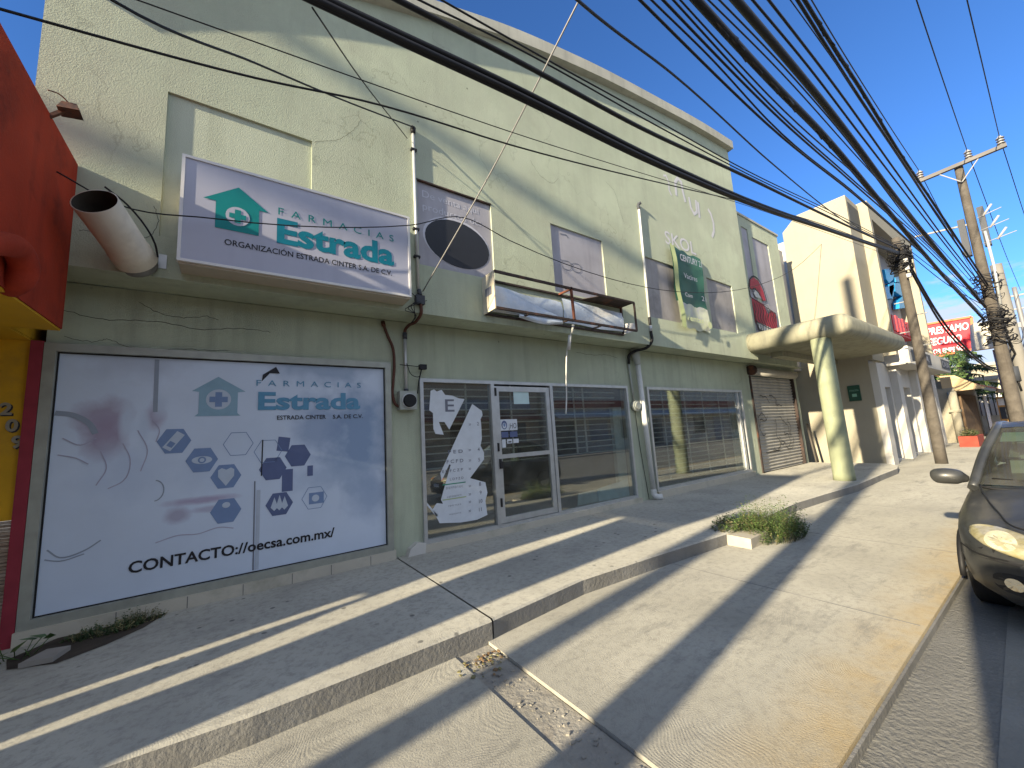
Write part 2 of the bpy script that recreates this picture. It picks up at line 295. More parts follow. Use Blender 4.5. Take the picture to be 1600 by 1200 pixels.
        for i in range(n-1):
            z_ = y-.00012*(i % 9)
            s.face([(v.x, z_, v.z) for v in (R2[i], R2[i+1], L_[i+1], L_[i])])
    def build(s, name, material=None, parent=None, label=None, cat=None, group=None, kind=None, bevel=0):
        if material: s.mats = [material] + [m for m in s.mats if m is not material] if not s.mats else s.mats
        me = bpy.data.meshes.new(name)
        if bevel:
            bmesh.ops.bevel(s.bm, geom=[e for e in s.bm.edges if e.is_manifold and e.calc_face_angle(0) > .6], offset=bevel, segments=1, affect='EDGES', clamp_overlap=True)
        o = bpy.data.objects.new(name, me); COL.objects.link(o)
        if parent is not None:
            bmesh.ops.translate(s.bm, verts=s.bm.verts, vec=-wloc(parent)); o.parent = parent
        s.bm.normal_update(); s.bm.to_mesh(me); s.bm.free()
        for m_ in s.mats: me.materials.append(m_)
        tag(o, label, cat, group, kind); return o
def wloc(o):
    v = V((0,0,0))
    while o is not None: v += o.location; o = o.parent
    return v
def tag(o, label=None, cat=None, group=None, kind=None):
    if label: o['label'] = label
    if cat: o['category'] = cat
    if group: o['group'] = group
    if kind: o['kind'] = kind
def thing(name, label, cat, loc, group=None):
    o = bpy.data.objects.new(name, None); COL.objects.link(o); o.location = loc; o.empty_display_size = .2
    tag(o, label, cat, group); return o
def part(name, m, parent, fn, bevel=0, label=None):
    b = MB(); b.mat(m); fn(b); return b.build(name, None, parent, label, bevel=bevel)
def solo(name, m, fn, label, cat, group=None, kind=None, bevel=0):
    b = MB(); b.mat(m); fn(b); return b.build(name, None, None, label, cat, group, kind, bevel)
def dup(o, parent=None):
    c = o.copy(); COL.objects.link(c); c.parent = parent
    for ch in list(o.children): dup(ch, c)
    return c
def split_parts(o, ex, ez):
    # one object per separate piece (pieces whose outlines nearly touch stay together)
    me = o.data; bm = bmesh.new(); bm.from_mesh(me); bm.verts.ensure_lookup_table(); seen = {}; isl = []
    for v in bm.verts:
        if v.index in seen: continue
        st_ = [v]; seen[v.index] = len(isl); grp = []
        while st_:
            q = st_.pop(); grp.append(q)
            for e_ in q.link_edges:
                n_ = e_.other_vert(q)
                if n_.index not in seen: seen[n_.index] = len(isl); st_.append(n_)
        isl.append((min(q.co.x for q in grp)-ex, max(q.co.x for q in grp)+ex, min(q.co.z for q in grp)-ez, max(q.co.z for q in grp)+ez))
    par_ = list(range(len(isl)))
    def fd(i):
        while par_[i] != i: i = par_[i]
        return i
    for i in range(len(isl)):
        for j in range(i):
            a, b_ = isl[i], isl[j]
            if a[0] < b_[1] and b_[0] < a[1] and a[2] < b_[3] and b_[2] < a[3]: par_[fd(i)] = fd(j)
    cl = {}
    for i in range(len(isl)): cl.setdefault(fd(i), len(cl))
    bm.faces.ensure_lookup_table(); lab = [cl[fd(seen[f.verts[0].index])] for f in bm.faces]; bm.free()
    for c_ in range(len(cl)-1, -1, -1):
        b2 = bmesh.new(); b2.from_mesh(me); b2.faces.ensure_lookup_table()
        bmesh.ops.delete(b2, geom=[f for f in b2.faces if lab[f.index] != c_], context='FACES'); m2 = bpy.data.meshes.new(me.name); b2.to_mesh(m2); b2.free()
        for mm in me.materials: m2.materials.append(mm)
        if c_ == 0: o.data = m2
        else: n2 = o.copy(); n2.data = m2; COL.objects.link(n2); n2.parent = o.parent
def smooth(pts, k=8):
    pts = [V(p) for p in pts]; out = []
    n = len(pts); ch = [max(1e-6, (pts[i+1]-pts[i]).length) for i in range(n-1)]
    tn = []
    for i in range(n):      # chord-weighted tangents: no overshoot on uneven spacing
        if i == 0: tn.append((pts[1]-pts[0])/ch[0])
        elif i == n-1: tn.append((pts[-1]-pts[-2])/ch[-1])
        else:
            a, b = (pts[i]-pts[i-1])/ch[i-1], (pts[i+1]-pts[i])/ch[i]; tn.append((a*ch[i]+b*ch[i-1])/(ch[i]+ch[i-1]))
    for i in range(n-1):
        h = ch[i]
        for j in range(k):
            t = j/k; t2, t3 = t*t, t*t*t
            out.append(pts[i]*(2*t3-3*t2+1)+tn[i]*(h*(t3-2*t2+t))+pts[i+1]*(3*t2-2*t3)+tn[i+1]*(h*(t3-t2)))
    return out+[pts[-1]]
def interp(tab, x):
    if x <= tab[0][0]: return tab[0][1]
    for (a, za), (b, zb) in zip(tab, tab[1:]):
        if x <= b: return za+(zb-za)*(x-a)/(b-a)
    return tab[-1][1]
# ------------------------------------------------------------------ world and sun
SD = V((-1, -.138, .31)).normalized()
w = bpy.data.worlds.new('World'); sc.world = w; w.use_nodes = True
nt = w.node_tree; N = nt.nodes; L = nt.links; bg = N['Background']
sky = N.new('ShaderNodeTexSky'); sky.sky_type = 'NISHITA'; sky.sun_disc = False
sky.sun_elevation = math.asin(SD.z); sky.sun_rotation = math.atan2(SD.x, SD.y); sky.altitude = 300; sky.air_density = .85; sky.dust_density = 0.0; sky.ozone_density = 8.0
tc = N.new('ShaderNodeTexCoord'); mp = N.new('ShaderNodeMapping'); mp.inputs['Scale'].default_value = (1.0, 1.6, 5.0); L.new(tc.outputs['Generated'], mp.inputs['Vector'])
nz = N.new('ShaderNodeTexNoise'); nz.inputs['Scale'].default_value = 2.6; nz.inputs['Detail'].default_value = 8; nz.inputs['Roughness'].default_value = .58; L.new(mp.outputs[0], nz.inputs['Vector'])
cr = N.new('ShaderNodeValToRGB'); cr.color_ramp.elements[0].position = .32; cr.color_ramp.elements[1].position = .54; L.new(nz.outputs['Fac'], cr.inputs['Fac'])
sx = N.new('ShaderNodeSeparateXYZ'); L.new(tc.outputs['Generated'], sx.inputs[0])
nz2 = N.new('ShaderNodeTexNoise'); nz2.inputs['Scale'].default_value = 7; nz2.inputs['Detail'].default_value = 9; nz2.inputs['Roughness'].default_value = .6; L.new(mp.outputs[0], nz2.inputs['Vector'])
be = N.new('ShaderNodeValToRGB'); e = be.color_ramp.elements; e[0].position = .16; e[0].color = (1,1,1,1); e[1].position = .24; e[1].color = (0,0,0,1); L.new(sx.outputs['Z'], be.inputs['Fac'])
# the lower the view, the denser the cloud: noise + height term
hz = N.new('ShaderNodeMapRange'); hz.inputs['From Min'].default_value = .29; hz.inputs['From Max'].default_value = .06; hz.inputs['To Min'].default_value = -.42; hz.inputs['To Max'].default_value = .42; L.new(sx.outputs['Z'], hz.inputs['Value'])
sm_ = N.new('ShaderNodeMath'); sm_.operation = 'ADD'; L.new(nz2.outputs['Fac'], sm_.inputs[0]); L.new(hz.outputs[0], sm_.inputs[1])
cr2 = N.new('ShaderNodeValToRGB'); cr2.color_ramp.elements[0].position = .40; cr2.color_ramp.elements[1].position = .58; L.new(sm_.outputs[0], cr2.inputs['Fac'])
mu = N.new('ShaderNodeMath'); mu.operation = 'MULTIPLY'; L.new(cr2.outputs['Color'], mu.inputs[0]); mu.inputs[1].default_value = .9
mx = N.new('ShaderNodeMix'); mx.data_type = 'RGBA'; L.new(mu.outputs[0], mx.inputs[0]); L.new(sky.outputs[0], mx.inputs[6]); mx.inputs[7].default_value = (2.7, 3.0, 3.5, 1)
# unseen bank of bright cloud behind the viewpoint, added to brighten the shaded facade
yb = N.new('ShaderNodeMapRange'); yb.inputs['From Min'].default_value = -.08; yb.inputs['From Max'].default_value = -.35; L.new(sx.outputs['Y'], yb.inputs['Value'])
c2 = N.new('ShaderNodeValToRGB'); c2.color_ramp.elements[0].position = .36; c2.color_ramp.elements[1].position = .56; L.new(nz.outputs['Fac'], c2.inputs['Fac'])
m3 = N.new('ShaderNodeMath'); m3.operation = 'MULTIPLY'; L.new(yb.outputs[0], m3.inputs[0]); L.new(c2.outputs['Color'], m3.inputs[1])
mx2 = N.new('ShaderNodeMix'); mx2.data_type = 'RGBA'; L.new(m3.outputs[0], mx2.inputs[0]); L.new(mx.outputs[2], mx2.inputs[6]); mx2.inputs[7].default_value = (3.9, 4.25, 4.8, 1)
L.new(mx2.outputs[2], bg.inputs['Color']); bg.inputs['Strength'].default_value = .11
sl = bpy.data.lights.new('sun', 'SUN'); sl.energy = 5.0; sl.angle = R_(.75); sl.color = (1, .86, .62)
so = bpy.data.objects.new('sun', sl); COL.objects.link(so); so.rotation_euler = SD.to_track_quat('Z', 'Y').to_euler(); so.location = (-20, -5, 20)
sc.view_settings.view_transform = 'Standard'; sc.view_settings.look = 'None'; sc.view_settings.exposure = 1.35; sc.view_settings.gamma = 1; sc.view_settings.use_curve_mapping = False
# ------------------------------------------------------------------ ground
D, D1 = 5.3, 4.81
def st(name, m, fn): return solo(name, m, fn, None, None, kind='structure')
st('ground', ASPH2, lambda b: b.face([(-600,-600,-.2),(1500,-600,-.2),(1500,600,-.2),(-600,600,-.2)]))
st('road', ASPH, lambda b: b.face([(-80,-9.5,-.07),(400,-9.5,-.07),(400,.85,-.07),(-80,.85,-.07)]))
st('road_patch', ASPH2, lambda b: b.face([(-5,-8,-.066),(7,-8,-.066),(7,.62,-.066),(3.1,.45,-.066),(2.5,.42,-.066),(-5,.40,-.066)]))
def slab(b, x0, x1, y0, y1, z, z0=-.19): b.box(x0, x1, y0, y1, z0, z)
st('pavement', CONC, lambda b: [slab(b, 1.70, 400, .865, 4.4, 0), slab(b, -30, 1.40, .865, 4.4, -.012)])
st('pavement_strip', CONCR, lambda b: slab(b, 1.408, 1.692, .865, 4.4, -.022))
st('kerb', KERBF, lambda b: b.box(-30, 400, .845, .861, -.19, -.02))
# low raised walk in front of the shops, its street edge a bit irregular
edge = [(-30,3.0),(-3,2.98),(-.5,2.95),(.12,2.9),(1.74,2.94),(1.78,2.95),(2.9,3.07),(4.2,3.0),(5.5,2.9),(7,2.98),(8.2,3.05),(9.5,2.98),(11,2.88),(13,2.92),(14.6,2.92),(15.4,3.05),(15.9,3.4)]
def walk(b):
    for (xa, xb) in ((-30, 1.74), (1.756, 15.9)):
        pts = [(x, y) for x, y in edge if xa < x < xb]
        pts = [(xa, interp(edge, xa))]+pts+[(xb, interp(edge, xb))]
        for (x0, y0), (x1, y1) in zip(pts, pts[1:]):
            x0_, x1_ = x0, x1
            b.mat(CONC2)
            ym = [5.6, 5.6]
            if x1 <= 1.75: pass
            b.face([(x0,y0+.02,.15),(x1,y1+.02,.15),(x1,5.6,.15),(x0,5.6,.15)])
            b.face([(x0,y0,.135),(x1,y1,.135),(x1,y1+.02,.15),(x0,y0+.02,.15)])
            b.mat(KERBF); b.face([(x0,y0,-.1),(x1,y1,-.1),(x1,y1,.135),(x0,y0,.135)])
        b.mat(KERBF); x0, y0 = pts[-1]; b.face([(x0,y0,-.1),(x0,5.6,-.1),(x0,5.6,.15),(x0,y0+.02,.15),(x0,y0,.135)])
st('walkway', CONC2, walk)
def joints(b):
    for x in (4.3, 6.75, 9.4, 12.4): b.box(x-.006, x+.006, .9, interp(edge, x)-.02, 0, .0015)
st('pavement_joint', KERBF, joints)
# ------------------------------------------------------------------ the green shop building
ROOF = [(-1.62,6.45),(-1.35,6.63),(-.3,7.28),(.77,7.80),(2.33,8.34),(3.8,8.81),(5.41,9.16),(7.52,9.53),(9.6,9.82),(12.1,10.05)]
ROOF = [(p.x, p.z) for p in smooth([(x, 0, z) for x, z in ROOF], 8)]
bld = thing('shop_building', 'long pale green two storey shop building with arched roofline and empty shop windows', 'building', (5, 5.3, 0))
def facade(b, y, x0, x1, z0, top, holes, depth, fine=.6):
    xs = {x0, x1}; n = int((x1-x0)/fine)
    xs |= {x0+(x1-x0)*i/n for i in range(n)} if callable(top) else set()
    for h in holes: xs |= {h[0], h[1]}
    xs = sorted(x for x in xs if x0 <= x <= x1); tf = top if callable(top) else (lambda x: top)
    for a, c in zip(xs, xs[1:]):
        if c-a < 1e-6: continue
        mid = (a+c)/2; cuts = sorted([(h[2], h[3]) for h in holes if h[0] < mid < h[1]]); z = z0
        for lo, hi in cuts:
            if lo > z+1e-5: b.face([(a,y,z),(c,y,z),(c,y,lo),(a,y,lo)])
            z = hi
        b.face([(a,y,z),(c,y,z),(c,y,tf(c)),(a,y,tf(a))])
    for h in holes:
        a, c, lo, hi = h[:4]; d = h[4] if len(h) > 4 else depth
        b.face([(a,y,lo),(a,y+d,lo),(a,y+d,hi),(a,y,hi)]); b.face([(c,y,lo),(c,y,hi),(c,y+d,hi),(c,y+d,lo)])
        b.face([(a,y,hi),(a,y+d,hi),(c,y+d,hi),(c,y,hi)]); b.face([(a,y,lo),(c,y,lo),(c,y+d,lo),(a,y+d,lo)])
W1 = (-1.45, 1.70, .26, 2.72); W2 = (2.12, 6.68, .24, 2.52); W3 = (7.33, 11.64, .28, 2.52); SH = (12.3, 15.5, .15, 3.1)
H1 = (-.67,.655,3.75,5.325); H2 = (1.985,3.21,4.03,5.29); H3 = (4.455,5.79,4.06,5.325); H4 = (7.11,8.35,3.95,5.315); H5 = (9.63,10.93,3.99,5.315)
roofz = lambda x: interp(ROOF, x)-.02
def lowwall(b):
    facade(b, D, -1.46, 15.75, .1, 3.33, [W1, W2, W3, SH], .16)
    b.face([(15.75,D,.1),(15.75,D+1.5,.1),(15.75,D+1.5,3.33),(15.75,D,3.33)])
part('wall', STUC, bld, lowwall)
def upwall(b):
    facade(b, D1, -1.54, 11.9, 3.33, roofz, [H1, H2, H3, H4, H5], .032)
    b.face([(-1.54,D1,3.33),(-1.54,D1,roofz(-1.54)),(-1.54,14,roofz(-1.54)),(-1.54,14,3.33)][::-1])
    b.face([(11.9,D1,3.33),(11.9,14,3.33),(11.9,14,roofz(11.9)),(11.9,D1,roofz(11.9))])
    b.face([(-1.54,D1,3.33),(-1.54,D,3.34),(11.9,D,3.34),(11.9,D1,3.33)])
    b.face([(-1.54,14,0),(-1.54,14,roofz(-1.54)),(11.9,14,roofz(11.9)),(11.9,14,0)])
part('upper_wall', STUC, bld, upwall)
def cornice(b):
    pr = []
    xs = [-1.6+.2*i for i in range(68)]+[12.02]
    for x in xs:
        z = interp(ROOF, x); p = .125+.008*math.sin(x*1.3); y = D1-p
        pr.append([(x,D1,z-.26),(x,y,z-.245),(x,y,z),(x,y+.2,z+.012),(x,14,z+.0)])
    for r0, r1 in zip(pr, pr[1:]):
        for k in range(4): b.face([r0[k], r1[k], r1[k+1], r0[k+1]], k == 1)
    for r in (pr[0], pr[-1]): b.face(r)
part('cornice', CORN, bld, cornice)
part('recess_panel', STUC2, bld, lambda b: b.box(H1[0]-.01,H1[1]+.01,D1+.03,D1+.06,H1[2]-.01,H1[3]+.01))
AX = 5.0
A1 = (12.5,12.93,4.2,7.6); A2 = (13.2,14.35,3.5,7.42)
def annex(b):
    facade(b, AX, 11.9, 15.2, 3.33, 7.95, [A1, A2], .03)
    b.face([(15.2,AX,3.33),(15.2,8,3.33),(15.2,8,7.95),(15.2,AX,7.95)]); b.face([(11.9,AX,7.95),(15.2,AX,7.95),(15.2,12,7.95),(11.9,12,7.95)])
    b.face([(11.9,AX,3.33),(11.9,5.5,3.335),(15.75,5.5,3.335),(15.75,AX,3.33)])
part('annex_wall', STUC, bld, annex)
part('annex_coping', CORN, bld, lambda b: b.box(11.9,15.25,AX-.03,AX+.2,7.952,8.02))
def walltxt(b):   # remains of painted white lettering and scars
    y = D1-.004
    for c, px, py in (('n',1048,278),('u',1066,300),('e',1082,316)): pass
    b.stroke([(8.25,7.62),(8.36,7.66),(8.45,7.5),(8.42,7.3),(8.5,7.18)], y, .05)
    b.stroke([(8.72,7.25),(8.74,7.62),(8.88,7.78),(9.02,7.72),(9.04,7.45),(9.1,7.2)], y, .09)
    b.stroke([(9.3,7.4),(9.33,7.12),(9.45,6.98),(9.6,7.08),(9.62,7.42)], y, .08); b.stroke([(9.72,7.4),(9.7,6.95)], y, .09)
    b.stroke([(10.2,7.35),(10.32,7.25),(10.4,7.0),(10.36,6.75),(10.22,6.55)], y, .09)
    b.text('SKOL', (8.0,y,5.83), h=.33, w=1.3, bold=.01)
split_parts(part('faded_lettering', LETW, bld, walltxt), .2, .05)
def cracks(b):
    rnd = random.Random(19)
    def ck(pts, y, w):
        q = []
        for p in smooth([(x, 0, z) for x, z in pts], 7): q.append((p.x+rnd.uniform(-.006,.006), p.z+rnd.uniform(-.009,.009)))
        b.stroke(q, y, w)
    ck([(-1.38,3.05),(-1.1,3.0),(-.78,3.02),(-.32,2.985),(.03,3.03),(.3,3.02)], D-.002, .0045); ck([(-1.35,2.8),(-1.14,2.77),(-1.05,2.80),(-.98,2.76),(-.47,2.75),(-.1,2.76)], D-.002, .0035)
    ck([(-.85,3.2),(-.7,3.12),(-.5,3.09),(-.3,3.13),(-.2,3.11)], D-.002, .0035); ck([(.68,5.32),(.96,5.48),(1.12,5.66),(1.24,5.88)], D1-.002, .0035); ck([(-.72,4.05),(-.68,3.9),(-.74,3.72),(-.98,3.7),(-1.2,3.66)], D1-.002, .004)
    ck([(4.1,6.4),(4.3,6.2),(4.6,6.15),(4.75,6.3)], D1-.002, .0035); ck([(6.1,6.7),(6.3,6.6),(6.45,6.2),(6.55,5.9)], D1-.002, .0035); ck([(5.3,3.15),(5.8,3.13),(6.2,3.16),(6.5,3.12)], D-.002, .005)
split_parts(part('crack', INK, bld, cracks), .01, .01)
# window and door joinery
def frame(b, x0, x1, z0, z1, y, t=.06, d=.09):
    b.box(x0,x0+t,y,y+d,z0,z1); b.box(x1-t,x1,y,y+d,z0,z1); b.box(x0+t,x1-t,y,y+d,z1-t,z1); b.box(x0+t,x1-t,y,y+d,z0,z0+t)
wf1 = part('display_window', ALU2, bld, lambda b: frame(b,-1.452,1.702,.262,2.722,5.24,.075,.1), .004)
part('pane', GLASS, wf1, lambda b: b.box(-1.38,1.63,5.305,5.309,.33,2.65)); part('gasket', BLACK, wf1, lambda b: frame(b,-1.379,1.629,.335,2.647,5.285,.011,.02))
wf2 = part('shop_front', ALU, bld, lambda b: [frame(b,2.12,6.682,.242,2.522,5.25,.05,.1), b.box(3.30,3.365,5.246,5.345,.29,2.475), b.box(4.535,4.60,5.246,5.345,.29,2.475)], .004)
part('pane', GLASS, wf2, lambda b: b.box(2.17,3.30,5.295,5.30,.29,2.475)); part('pane', GLASS, wf2, lambda b: b.box(4.60,6.64,5.295,5.30,.29,2.475))
dr = part('door', ALU, bld, lambda b: [frame(b,3.372,4.528,.30,2.44,5.26,.085,.05), b.box(3.457,4.443,5.262,5.308,1.28,1.345)], .004)
part('pane', GLASS, dr, lambda b: b.box(3.45,4.45,5.283,5.287,.38,2.36))
part('handle', PLAST, dr, lambda b: [b.box(3.395,3.425,5.23,5.26,1.13,1.28), b.box(3.43,3.455,5.235,5.26,1.13,1.24)])
for z in (2.28, .55, 1.4): part('hinge', PLAST, dr, lambda b: b.box(3.376,3.40,5.235,5.262,z,z+.13))
wf3 = part('display_window', ALU, bld, lambda b: [frame(b,7.332,11.642,.282,2.522,5.25,.06,.1), b.box(11.35,11.40,5.252,5.345,.345,2.46)], .004)
part('pane', GLASS, wf3, lambda b: b.box(7.39,11.6,5.295,5.30,.34,2.465))
def grille(x0, x1, z0, z1, chains):
    def f(b):
        z = z0
        while z < z1: b.box(x0,x1,5.35,5.366,z,z+.019); z += .105
        for x in chains: b.box(x-.014,x+.014,5.348,5.368,z0,z1)
    return f
part('security_grille', GRILL, wf2, grille(2.15,6.35,1.22,2.5,(2.9,3.75,5.2,5.45)))
part('security_grille', GRILL, wf3, grille(7.4,11.3,.45,2.5,(8.0,8.9,9.7,10.5)))
[part('base_course', TILEB, bld, lambda b: b.box(*q), .006) for q in ((-1.46,1.72,5.215,5.299,.08,.262), (2.05,6.74,5.2,5.299,.1,.243), (7.3,11.7,5.2,5.299,.1,.283))]
[part('tile_joint', KERBF, bld, lambda b: b.box(x-.004,x+.004,5.213,5.2155,.1,.258)) for x in (-.85,-.35,.1,.55,.95,1.4)]
part('broken_plaster', WHITEW, bld, lambda b: b.prism([(1.86,5.19,.13),(2.1,5.19,.13),(2.12,5.19,.27),(2.0,5.19,.3),(1.9,5.19,.24)], (0,.108,0)))
# rooms behind the glass
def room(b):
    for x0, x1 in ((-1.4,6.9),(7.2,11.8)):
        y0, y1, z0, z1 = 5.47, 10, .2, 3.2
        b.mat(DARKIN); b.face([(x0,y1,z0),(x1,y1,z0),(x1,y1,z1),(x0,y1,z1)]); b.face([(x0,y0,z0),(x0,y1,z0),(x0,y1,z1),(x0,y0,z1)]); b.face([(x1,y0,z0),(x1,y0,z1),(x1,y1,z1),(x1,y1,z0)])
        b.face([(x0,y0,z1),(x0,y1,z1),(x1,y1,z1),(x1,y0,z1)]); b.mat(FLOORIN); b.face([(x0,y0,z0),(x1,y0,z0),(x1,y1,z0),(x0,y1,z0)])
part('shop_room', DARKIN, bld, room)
INP = mat('pale_blue_inner_wall', (.42,.50,.47), .8, .1); part('inner_pier', INP, bld, lambda b: b.box(6.36,6.64,5.44,5.52,.25,2.1)); part('inner_pier', INP, bld, lambda b: b.box(11.31,11.6,5.44,5.52,.3,2.45))
# roller shutter
sh = part('roller_shutter', SLAT, bld, lambda b: b.grid([[(x, 5.36+.022*math.cos(2*math.pi*(z/.095)), z) for x in (12.36,15.44)] for z in [.16+i*.0238 for i in range(119)]], sm=True))
part('shutter_drum', SLAT, sh, lambda b: b.tube([(12.35,5.24,3.1),(15.46,5.24,3.1)], .13, 16)); part('drum_bracket', RUSTD, sh, lambda b: [b.tube([(12.24,5.2,3.12),(12.34,5.2,3.12)], .15, 14)])
[part('guide_rail', RUSTD, sh, lambda b: b.box(x,x+.065,5.27,5.4,.16,2.98)) for x in (12.305,15.43)]
def scrawl(b, x0, x1, z0, z1, y, n, w=.022, seed=3):
    rnd = random.Random(seed)
    for i in range(n):
        x = rnd.uniform(x0, x1); z = rnd.uniform(z0, z1); a = rnd.uniform(0, 6); pts = []
        for k in range(rnd.randint(6, 12)):
            pts.append((x, z)); a += rnd.uniform(-1.2, 1.2); x = min(x1, max(x0, x+.12*math.cos(a))); z = min(z1, max(z0, z+.12*math.sin(a)))
        b.stroke([(p.x, p.z) for p in smooth([(q[0], 0, q[1]) for q in pts], 3)], y, w)
part('graffiti', GRAF, sh, lambda b: scrawl(b, 12.6, 14.9, .7, 2.4, 5.333, 15))
def graf(b):
    y = AX-.006
    b.mat(GRAFR); b.poly2([(12.55,3.75),(14.05,3.55),(14.1,4.3),(13.75,4.45),(13.5,4.2),(13.3,4.6),(12.5,4.75)], y); b.poly2([(12.5,5.1),(12.6,5.45),(12.85,5.62),(13.15,5.55),(13.4,5.2),(13.5,4.8),(13.25,4.75),(13.1,5.05),(12.85,5.2),(12.65,5.1)], y)
    b.mat(GRAFW); b.poly2([(12.7,4.95),(12.85,5.1),(13.05,5.0),(13.2,4.8),(12.8,4.8)], y-.003); b.poly2([(12.75,3.5),(14.0,3.4),(14.05,3.6),(12.6,3.8)], y-.003)
    b.mat(GRAF); b.stroke([(p.x,p.z) for p in smooth([(12.45,0,4.7),(12.45,0,5.2),(12.6,0,5.5),(12.9,0,5.68),(13.2,0,5.58),(13.45,0,5.2),(13.55,0,4.75)],4)], y-.005, .05)
    b.stroke([(p.x,p.z) for p in smooth([(12.6,0,4.95),(12.75,0,5.15),(13.0,0,5.05),(13.25,0,4.75)],4)], y-.005, .04)
    for i in range(9):
        x = 12.6+i*.17; b.stroke([(p.x,p.z) for p in smooth([(x,0,4.6-.03*i),(x+.1,0,4.3),(x-.03,0,4.0),(x+.1,0,3.7),(x+.02,0,3.45)],3)], y-.005, .035)
    b.stroke([(12.5,4.72),(14.1,4.35)], y-.005, .035); b.stroke([(12.55,3.8),(14.1,3.5)], y-.005, .035); scrawl(b, 12.6, 14.05, 3.45, 4.6, y-.007, 8, .02, 9)
part('graffiti', GRAFR, bld, lambda b: (graf(b), [setattr(v.co, 'z', 4.35+(v.co.z-3.5)*.78) for v in b.bm.verts]))
part('sign_panel', GREYP, bld, lambda b: b.box(A1[0]-.01,A1[1]+.01,AX+.025,AX+.05,A1[2],A1[3]+.01)); part('sign_panel', GREYP, bld, lambda b: b.box(A2[0]-.01,A2[1]+.01,AX+.025,AX+.05,A2[2],A2[3]+.01))
# canopy and its round column
cn = MB(); cn.mat(CANOPY); cn.box(11.32,16.75,2.60,4.82,3.50,4.02)
bmesh.ops.bevel(cn.bm, geom=[e for e in cn.bm.edges if not (e.verts[0].co.y > 4.8 and e.verts[1].co.y > 4.8)], offset=.235, segments=7, profile=.5, affect='EDGES')
for f in cn.bm.faces: f.smooth = True; f.material_index = 0
cn.build('canopy', None, bld)
part('column', COLM, bld, lambda b: b.tube([(11.62,3.26,.145),(11.62,3.26,.3),(11.61,3.26,2),(11.6,3.26,3.52)], [.212,.205,.2,.205], 28))
part('canopy_beam', CANOPY, bld, lambda b: b.box(12.2,16.6,4.3,4.6,3.36,3.52))
# boarded-over sign panels set in the shallow recesses
part('sign_panel', GREYD, bld, lambda b: b.box(H4[0]-.01,H4[1]+.01,D1+.03,D1+.05,H4[2]-.01,H4[3]+.01)); part('sign_panel', GREYD, bld, lambda b: b.box(H5[0]-.01,H5[1]+.01,D1+.03,D1+.05,H5[2]-.01,H5[3]+.01))
sp = thing('wall_sign', 'grey wall sign with white sale text above a large black oval', 'sign', (2.6, D1+.03, 4.03))
part('board', GREYP, sp, lambda b: b.box(H2[0]-.01,H2[1]+.01,D1+.03,D1+.05,H2[2]-.01,H2[3]+.01))
part('oval', flat('oval_black', (.02,.022,.028), .5), sp, lambda b: b.disc(2.62,4.48,D1+.026,.53,.36,32,-.08)); part('oval_rim', GREYINK, sp, lambda b: b.disc(2.61,4.5,D1+.0285,.55,.38,32,-.08))
part('lettering', GREYINK, sp, lambda b: [b.text('De venta aquí', (2.07,D1+.026,5.07), h=.11, w=.93), b.text('productos de:', (2.07,D1+.026,4.88), h=.11, w=.95)])
part('edging', RUSTD, sp, lambda b: [b.box(1.97,3.22,D1-.008,D1+.03,5.285,5.305)])
gp = thing('wall_sign', 'grey wall sign with a drawn pair of spectacles above the broken sign box', 'sign', (5.1, D1+.03, 4.06))
part('board', GREYP, gp, lambda b: b.box(H3[0]-.01,H3[1]+.01,D1+.03,D1+.05,H3[2]-.01,H3[3]+.01))
def specs(b):
    y = D1+.026
    for cx in (4.80, 5.05): b.stroke([(cx+.115*math.copysign(abs(math.cos(t))**.7, math.cos(t)), 4.62+.085*math.copysign(abs(math.sin(t))**.7, math.sin(t))) for t in [k*math.pi/12 for k in range(25)]], y, .013)
    b.stroke([(4.895,4.66),(4.925,4.68),(4.955,4.66)], y, .014); b.stroke([(4.69,4.69),(4.66,4.7)], y, .014); b.stroke([(5.16,4.67),(5.19,4.66)], y, .014); b.stroke([(4.7,5.2),(4.85,5.22),(4.9,5.17)], y, .02)
split_parts(part('spectacles_drawing', INKG, gp, specs), .03, .03)
# ------------------------------------------------------------------ pharmacy box sign
ps = thing('sign_box', 'long white and teal pharmacy box sign low on the upper green wall', 'sign', (.6, 4.6, 3.35))
SX0, SX1, SZ0, SZ1, SY = -.50, 1.75, 3.42, 4.50, 4.52
part('cabinet', SBEIGE, ps, lambda b: [b.box(SX0+.012,SX1-.012,SY+.03,D1-.001,SZ0-.02,SZ1)])
part('front_panel', SIGNW, ps, lambda b: b.box(SX0+.02,SX1-.02,SY+.012,SY+.029,SZ0+.02,SZ1-.02))
part('edge_trim', WMETAL, ps, lambda b: frame(b,SX0,SX1,SZ0,SZ1,SY,.026,.06))
def pharm(b):
    y = SY+.008; b.mat(TEAL)
    b.poly2([(-.33,4.1),(-.05,4.30),(.21,4.1),(.13,4.1),(.13,3.82),(-.23,3.82),(-.23,4.1)], y)
    b.mat(SIGNW); b.disc(-.05,3.98,y-.003,.1); b.mat(TEAL); b.box(-.075,-.025,y-.006,y-.005,3.91,4.05); b.box(-.12,-.076,y-.006,y-.005,3.955,4.005); b.box(-.024,.02,y-.006,y-.005,3.955,4.005)
    b.text('FARMACIAS', (.30,y,4.11), h=.085, w=1.24, space=1.9)
    b.mat(TEAL2); b.text('Estrada', (.29,y,3.80), h=.27, w=1.25, bold=.035)
    b.mat(INK); b.text('ORGANIZACIÓN ESTRADA CINTER S.A. DE C.V.', (-.15,y,3.66), h=.062, w=1.66, bold=.012)
split_parts(part('lettering', TEAL, ps, pharm), .07, -.006)
